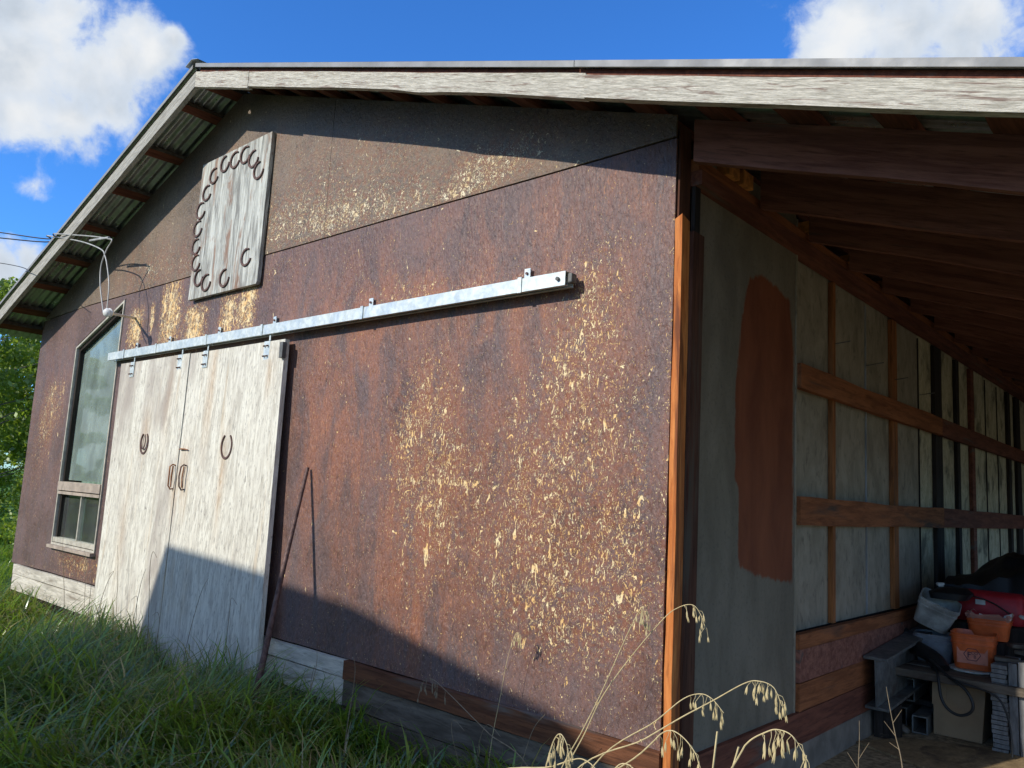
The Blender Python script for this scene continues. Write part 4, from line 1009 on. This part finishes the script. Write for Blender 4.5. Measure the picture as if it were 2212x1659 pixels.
o = blades('grass', 900, (-6.8, -.8, -2.8, -.1), lambda X, Y: .40+0*X, .016, .030, M_GRASS, dry=.05)
tag(o, 'broad-leaved coarse grass scattered through the yard grass', 'grass')
o = blades('grass', 6500, (-3.1, -.55, -1.0, -.05), hband, .006, .015, M_GRASS, dry=.14)
tag(o, 'taller dark grass leaning on the skirt boards right of the doors', 'grass')
o = blades('grass', 26000, (-14, -7.3, -4.0, 5.0), lambda X, Y: .22+0*X, .006, .013, M_GRASS, seg=3, dry=.06)
tag(o, 'sunny green grass beyond the left corner of the barn', 'grass')
o = blades('grass', 16000, (-30, -13, -6.0, 12.0), lambda X, Y: .28+0*X, .02, .035, M_GRASS, seg=2, dry=.03)
tag(o, 'distant bright meadow grass towards the trees', 'grass')
o = blades('grass', 260, (-.2, 1.3, -1.6, .3), lambda X, Y: .20+0*X, .003, .007, M_GRASS, keep=lambda X, Y: ~((X < .1) & (Y > -.3)), dry=.5)
tag(o, 'sparse half-dry grass at the right corner of the barn', 'grass')

# ------------------------------------------------------------------ dry oat stalks
def spikelet(mb, p, L, d):
    """one hanging husk: slim spindle of two glumes"""
    p = Vector(p); d = Vector(d).normalized()
    a = d.cross(Vector((0, 1, 0.2))).normalized(); c = d.cross(a)
    for sgn in (-1, 1):
        rings = []
        for t, r_ in ((0, .0005), (.3, .0019), (.65, .0017), (1, .0002)):
            q = p + d*L*t + a*sgn*.0022*t
            rings.append([q + (a*math.cos(k*math.pi*2/5)+c*math.sin(k*math.pi*2/5))*r_ for k in range(5)])
        mb.loft(rings)
def stalk(pts, y, label, heads, r_=.0022, y0=None, n_=7, mat=None):
    """pts: x,z of the bent stem up to its tip; heads: fractions (from, to) that carry husks"""
    base = pts[0]; 
    P3 = [Vector((x, y, z)) for x, z in pts]
    d = (P3[0]-P3[1]).normalized(); zb_ = .05
    if P3[0].z > .12:
        t = (P3[0].z-zb_)/max(.3, -d.z); hz = P3[0].z-zb_
        mid = P3[0] + d*hz*.45; foot = Vector((mid.x+d.x*hz*.28, y, zb_)); P3 = [foot, mid] + P3
    S3 = spline(P3, 8); N = len(S3)
    e = empty('oat_stalk', tuple(S3[0]), label, 'dry grass stalk', 'dry oat stalks by the barn corner')
    MB().tube(S3, r_, 6, r_*.35).build('stem', mat or M_STRAW, e, 0, True)
    mb = MB()
    for k in range(n_):
        f = heads[0]+(heads[1]-heads[0])*(k+.5*rnd.random())/n_; q = S3[min(N-1, int(f*(N-1)))]
        for j in range(rnd.choice((1, 2, 2, 3))):
            off = Vector((rnd.uniform(-.012, .016), rnd.uniform(-.014, .014), -rnd.uniform(.006, .038)))
            tip = q + off; mb.tube([q, (q+tip)/2+Vector((.003, 0, .004)), tip], .0006, 4)
            spikelet(mb, tip, rnd.uniform(.017, .027), (rnd.uniform(-.15, .25), rnd.uniform(-.2, .2), -1))
    mb.build('seed_head', mat or M_STRAW, e, 0, True)
stalk([(.008,.603),(.071,.729),(.168,.864),(.29,1.008),(.345,1.053),(.395,1.068),(.425,1.04),(.44,1.0)], -.5, 'tallest dry oat stalk, its nodding head crossing the orange corner trim', (.72, 1), n_=9)
stalk([(.014,.619),(.077,.74),(.171,.942),(.222,1.036),(.235,1.03),(.25,.99)], -.52, 'dry oat stalk with pale tassel before the purple siding, just left of the trim', (.68, .97), n_=8, r_=.0022)
stalk([(.486,.768),(.592,.845),(.669,.897),(.757,.958),(.796,.97),(.83,.962),(.850,.925)], -.9, 'dry oat stalk reaching furthest right and high against the grey sheet', (.66, 1), n_=9)
stalk([(.40,.762),(.48,.835),(.532,.860),(.569,.855),(.605,.825)], -.7, 'dry oat stalk arching low against the grey sheet, under the long one', (.55, 1), n_=6, r_=.0022)
stalk([(.874,.857),(.906,.912),(.945,.942),(.97,.952),(1.0,.945),(1.03,.905)], -1.2, 'dry oat stalk in a round arch low against the brown base planks', (.55, 1), n_=8)
stalk([(.42,.745),(.469,.77),(.504,.782),(.539,.772),(.56,.74)], -1.2, 'short dry oat stalk bowing flat at the bottom edge, left of the trim', (.7, 1), n_=4)
stalk([(.395,.72),(.401,.745),(.418,.80),(.438,.822),(.46,.80),(.466,.76)], -1.2, 'dry oat stalk with the dense drooping tuft, leftmost of those in the sun', (.5, .95), n_=11)
stalk([(.57,.73),(.60,.79),(.635,.80),(.67,.77),(.68,.72)], -1.2, 'small dry oat stalk curling over the foot of the orange trim', (.4, 1), n_=6)
stalk([(.60,.80),(.66,.86),(.70,.862),(.74,.83),(.75,.79)], -1.1, 'dry oat stalk hanging fanwise in front of the trim foot', (.45, 1), n_=8)
stalk([(-.33,.538),(-.417,.576),(-.541,.631),(-.628,.664),(-.679,.655),(-.708,.593)], -.6, 'shaded dry oat stalk arching left over the red-brown skirt board', (.6, 1), n_=7, mat=M_TWIG)
stalk([(-.734,.50),(-.705,.66),(-.675,.76),(-.655,.79),(-.635,.775)], -.1, 'thin dry oat stalk upright against the lower siding, midway along the wall', (.75, 1), n_=7, r_=.0015)
for (x, z0, dx, L, y, lab) in ((.78, .80, .01, .09, -1.1, 'short bare dry stem standing upright, left of the round arched stalk'), (.82, .80, .02, .07, -1.1, 'short dry stem tipped with one husk, beside the round arched stalk')):
    o = MB().tube([(x-.03, y, .06), (x, y, z0), (x+dx, y, z0+L)], .0022, 5).build('bare_straw', M_STRAW); tag(o, lab, 'dry grass stalk')
# pale twigs in front of the lean-to floor
tw_ = empty('dry_twig', (.98, .9, .02), 'forked dry twig standing before the steel tubes', 'twig')
MB().tube(spline([(.62, .9, .05), (.60, .9, .35), (.575, .9, .47), (.555, .9, .57), (.54, .9, .66)]), .003, 5, .0012).build('stem', M_TWIG, tw_)
for p, q in (((.575, .9, .47), (.53, .9, .52)), ((.565, .9, .52), (.60, .9, .58)), ((.59, .9, .42), (.55, .9, .44))): MB().tube([p, q], .0016, 4, .0008).build('side_shoot', M_TWIG, tw_)
tw2 = empty('dry_twig', (.4, .9, .02), 'dry twig with two shoots before the lowest wall plank', 'twig')
MB().tube(spline([(.42, .9, .05), (.425, .9, .30), (.43, .9, .42), (.43, .9, .50)]), .0026, 5, .001).build('stem', M_TWIG, tw2)
for p, q in (((.425, .9, .34), (.47, .9, .42)), ((.425, .9, .30), (.38, .9, .36))): MB().tube([p, q], .0014, 4, .0008).build('side_shoot', M_TWIG, tw2)

# thin dead stems standing before the doors and along the wall
for i in range(22):
    if i < 16: x = -4.9 + i*.148 + rnd.uniform(-.06, .06); y = rnd.uniform(-.55, -.16); h = rnd.uniform(.45, .95)
    else: x = rnd.uniform(-2.2, -.3); y = rnd.uniform(-.45, -.12); h = rnd.uniform(.35, .62)
    a, b2_ = rnd.uniform(-.12, .12), rnd.uniform(-.05, .05)
    pts = [(x, y, 0), (x+a*.3, y+b2_*.3, h*.45), (x+a, y+b2_, h*.85), (x+a*1.5+rnd.uniform(-.05, .05), y+b2_, h)]
    if rnd.random() < .4: pts.append((pts[-1][0]+rnd.choice((-1, 1))*.07, y+b2_, h-.03))
    mb = MB().tube(spline(pts, 6), .0024, 5, .0010)
    if False:
        for k in range(7): 
            q = Vector(pts[-1]) + Vector((rnd.uniform(-.03, .03), rnd.uniform(-.01, .01), -rnd.uniform(0, .05))); mb.tube([pts[-1], q], .0005, 3); spikelet(mb, q, .014, (0, 0, -1))
    tag(mb.build('dead_stem', M_TWIG), 'thin dead grass stem standing before the white doors' if i < 16 else 'thin dead grass stem standing against the lower siding', 'grass stem', 'dead stems before the white doors' if i < 16 else 'dead stems along the siding')

# ------------------------------------------------------------------ trees
def make_crown(seed, H, R, n_=7000, zlow=.25, leaf=.055):
    r_ = np.random.default_rng(seed)
    cl = []
    for k in range(46):
        z = H*(zlow+(1-zlow)*r_.random()**.9); rad = R*np.sqrt(max(.05, 1-((z/H-.55)/.55)**2))*r_.uniform(.25, 1.0); a = r_.uniform(0, 2*np.pi)
        cl.append((rad*np.cos(a), rad*np.sin(a), z, r_.uniform(.22, .5)))
    cl = np.array(cl); idx = r_.integers(0, len(cl), n_)
    d = r_.normal(size=(n_, 3)); d /= np.linalg.norm(d, axis=1)[:, None]
    C0 = cl[idx, :3] + d*(cl[idx, 3]*r_.random(n_)**.45)[:, None]*np.array([1.15, 1.15, .8])
    u = r_.normal(size=(n_, 3)); u /= np.linalg.norm(u, axis=1)[:, None]; w = np.cross(u, r_.normal(size=(n_, 3))); w /= np.linalg.norm(w, axis=1)[:, None]
    s = (leaf*r_.uniform(.6, 1.25, n_))[:, None]
    V = np.stack([C0-u*s, C0+w*s*.62, C0+u*s, C0-w*s*.62], 1).reshape(-1, 3)
    me = bpy.data.meshes.new('crown'); me.vertices.add(len(V)); me.vertices.foreach_set('co', V.ravel())
    me.loops.add(n_*4); me.loops.foreach_set('vertex_index', np.arange(n_*4, dtype=np.int32)); me.polygons.add(n_); me.polygons.foreach_set('loop_start', np.arange(0, n_*4, 4, dtype=np.int32)); me.update(calc_edges=True)
    A = me.attributes.new('tone', 'FLOAT', 'POINT'); tn = np.clip(cl[idx, 3]*1.2+r_.normal(0, .22, n_), 0, 1); A.data.foreach_set('value', np.repeat(tn, 4))
    me.materials.append(M_LEAF); return me
def make_trunk(seed, H, R):
    r_ = random.Random(seed); mb = MB()
    pts = [(r_.uniform(-.06, .06)*i, r_.uniform(-.06, .06)*i, H*i/6*.92) for i in range(7)]
    mb.tube(pts, .06, 8, .012)
    for k in range(16):
        z = H*r_.uniform(.18, .8); a = r_.uniform(0, 6.28); L = R*r_.uniform(.5, .95); i = z/(H*.92)*6; i0 = int(i); c = Vector(pts[i0]).lerp(Vector(pts[min(6, i0+1)]), i-i0)
        mb.tube([c, c+Vector((math.cos(a)*L*.5, math.sin(a)*L*.5, L*.35)), c+Vector((math.cos(a)*L, math.sin(a)*L, L*.55))], .02, 5, .005)
    b_ = mb; me = bpy.data.meshes.new('trunk'); me.from_pydata(b_.v, [], b_.f); me.materials.append(M_BARK); me.shade_smooth(); return me
protos = [(make_crown(s, H, R, n_, zl), make_trunk(s, H, R)) for s, H, R, n_, zl in ((1, 5.0, 1.5, 9000, .30), (2, 4.6, 1.4, 9000, .36), (3, 5.4, 1.6, 9500, .22), (4, 2.2, 1.0, 5000, .08))]
TREES = [(-15.5, 1.5, 0, 1.0, 'nearest leafy poplar just left of the barn corner'), (-16.8, 3.2, 1, .98, 'leafy poplar behind the nearest one, half hidden by the barn'), (-15.2, 3.9, 2, .85, 'leafy poplar tucked close behind the barn corner'),
         (-19.0, 1.4, 2, 1.05, 'leafy poplar at the far left edge'), (-18.6, 4.4, 0, 1.1, 'taller poplar standing back in the row'), (-22.5, 3.4, 1, 1.35, 'far poplar closing the gap between the nearer trees'),
         (-24.0, 6.6, 2, 1.3, 'farthest poplar of the row by the barn'), (-14.6, 2.7, 3, .62, 'low bush at the foot of the nearest poplar'), (-17.6, 2.3, 3, .8, 'low dark bush between the poplar trunks'),
         (-13.9, 6.2, 1, 1.1, 'poplar beside the hidden flank of the barn'), (-19.5, 6.9, 3, 1.0, 'bush behind the barn flank'),
         (-24, -9.5, 0, 1.3, 'poplar out of frame at the left of the yard'), (-29, -6, 1, 1.7, 'tallest poplar out of frame at the left of the yard'), (-26, -15, 2, 1.4, 'poplar out of frame towards the lower left of the yard')]  # last three are unseen, added for the window to reflect
for i, (x, y, k, s, lab) in enumerate(TREES):
    bush = k == 3
    e = empty('bush' if bush else 'poplar_tree', (0, 0, 0), lab, 'bush' if bush else 'tree', 'bushes under the poplars' if bush else 'poplars beyond the barn')
    e.location = (x, y, -.25); e.scale = (s, s, s); e.rotation_euler.z = i*1.3
    for me, nm in ((protos[k][0], 'crown'), (protos[k][1], 'trunk')):
        c = bpy.data.objects.new(nm, me); COL.objects.link(c); c.parent = e
# far wood at the left; the unseen rest added to cut sky light
wv = make_crown(9, 7.0, 6.0, 12000, .02, .17)
for i, (x, y) in enumerate([(-36, 2), (-38, 10), (-36, -6), (-37, -14), (-32, 16), (-40, -22), (-34, -34), (-20, -42), (-2, -46), (18, -42), (34, -30), (42, -10), (42, 10), (36, 26)]):
    o = bpy.data.objects.new('far_wood', wv); link(o); o.location = (x, y, -.6); o.rotation_euler.z = i*.9; o.scale = (1.25, 1.25, 1.0)
    tag(o, 'far green wood round the horizon, its unseen part added to cut sky light', 'wood', 'far woods', 'stuff')
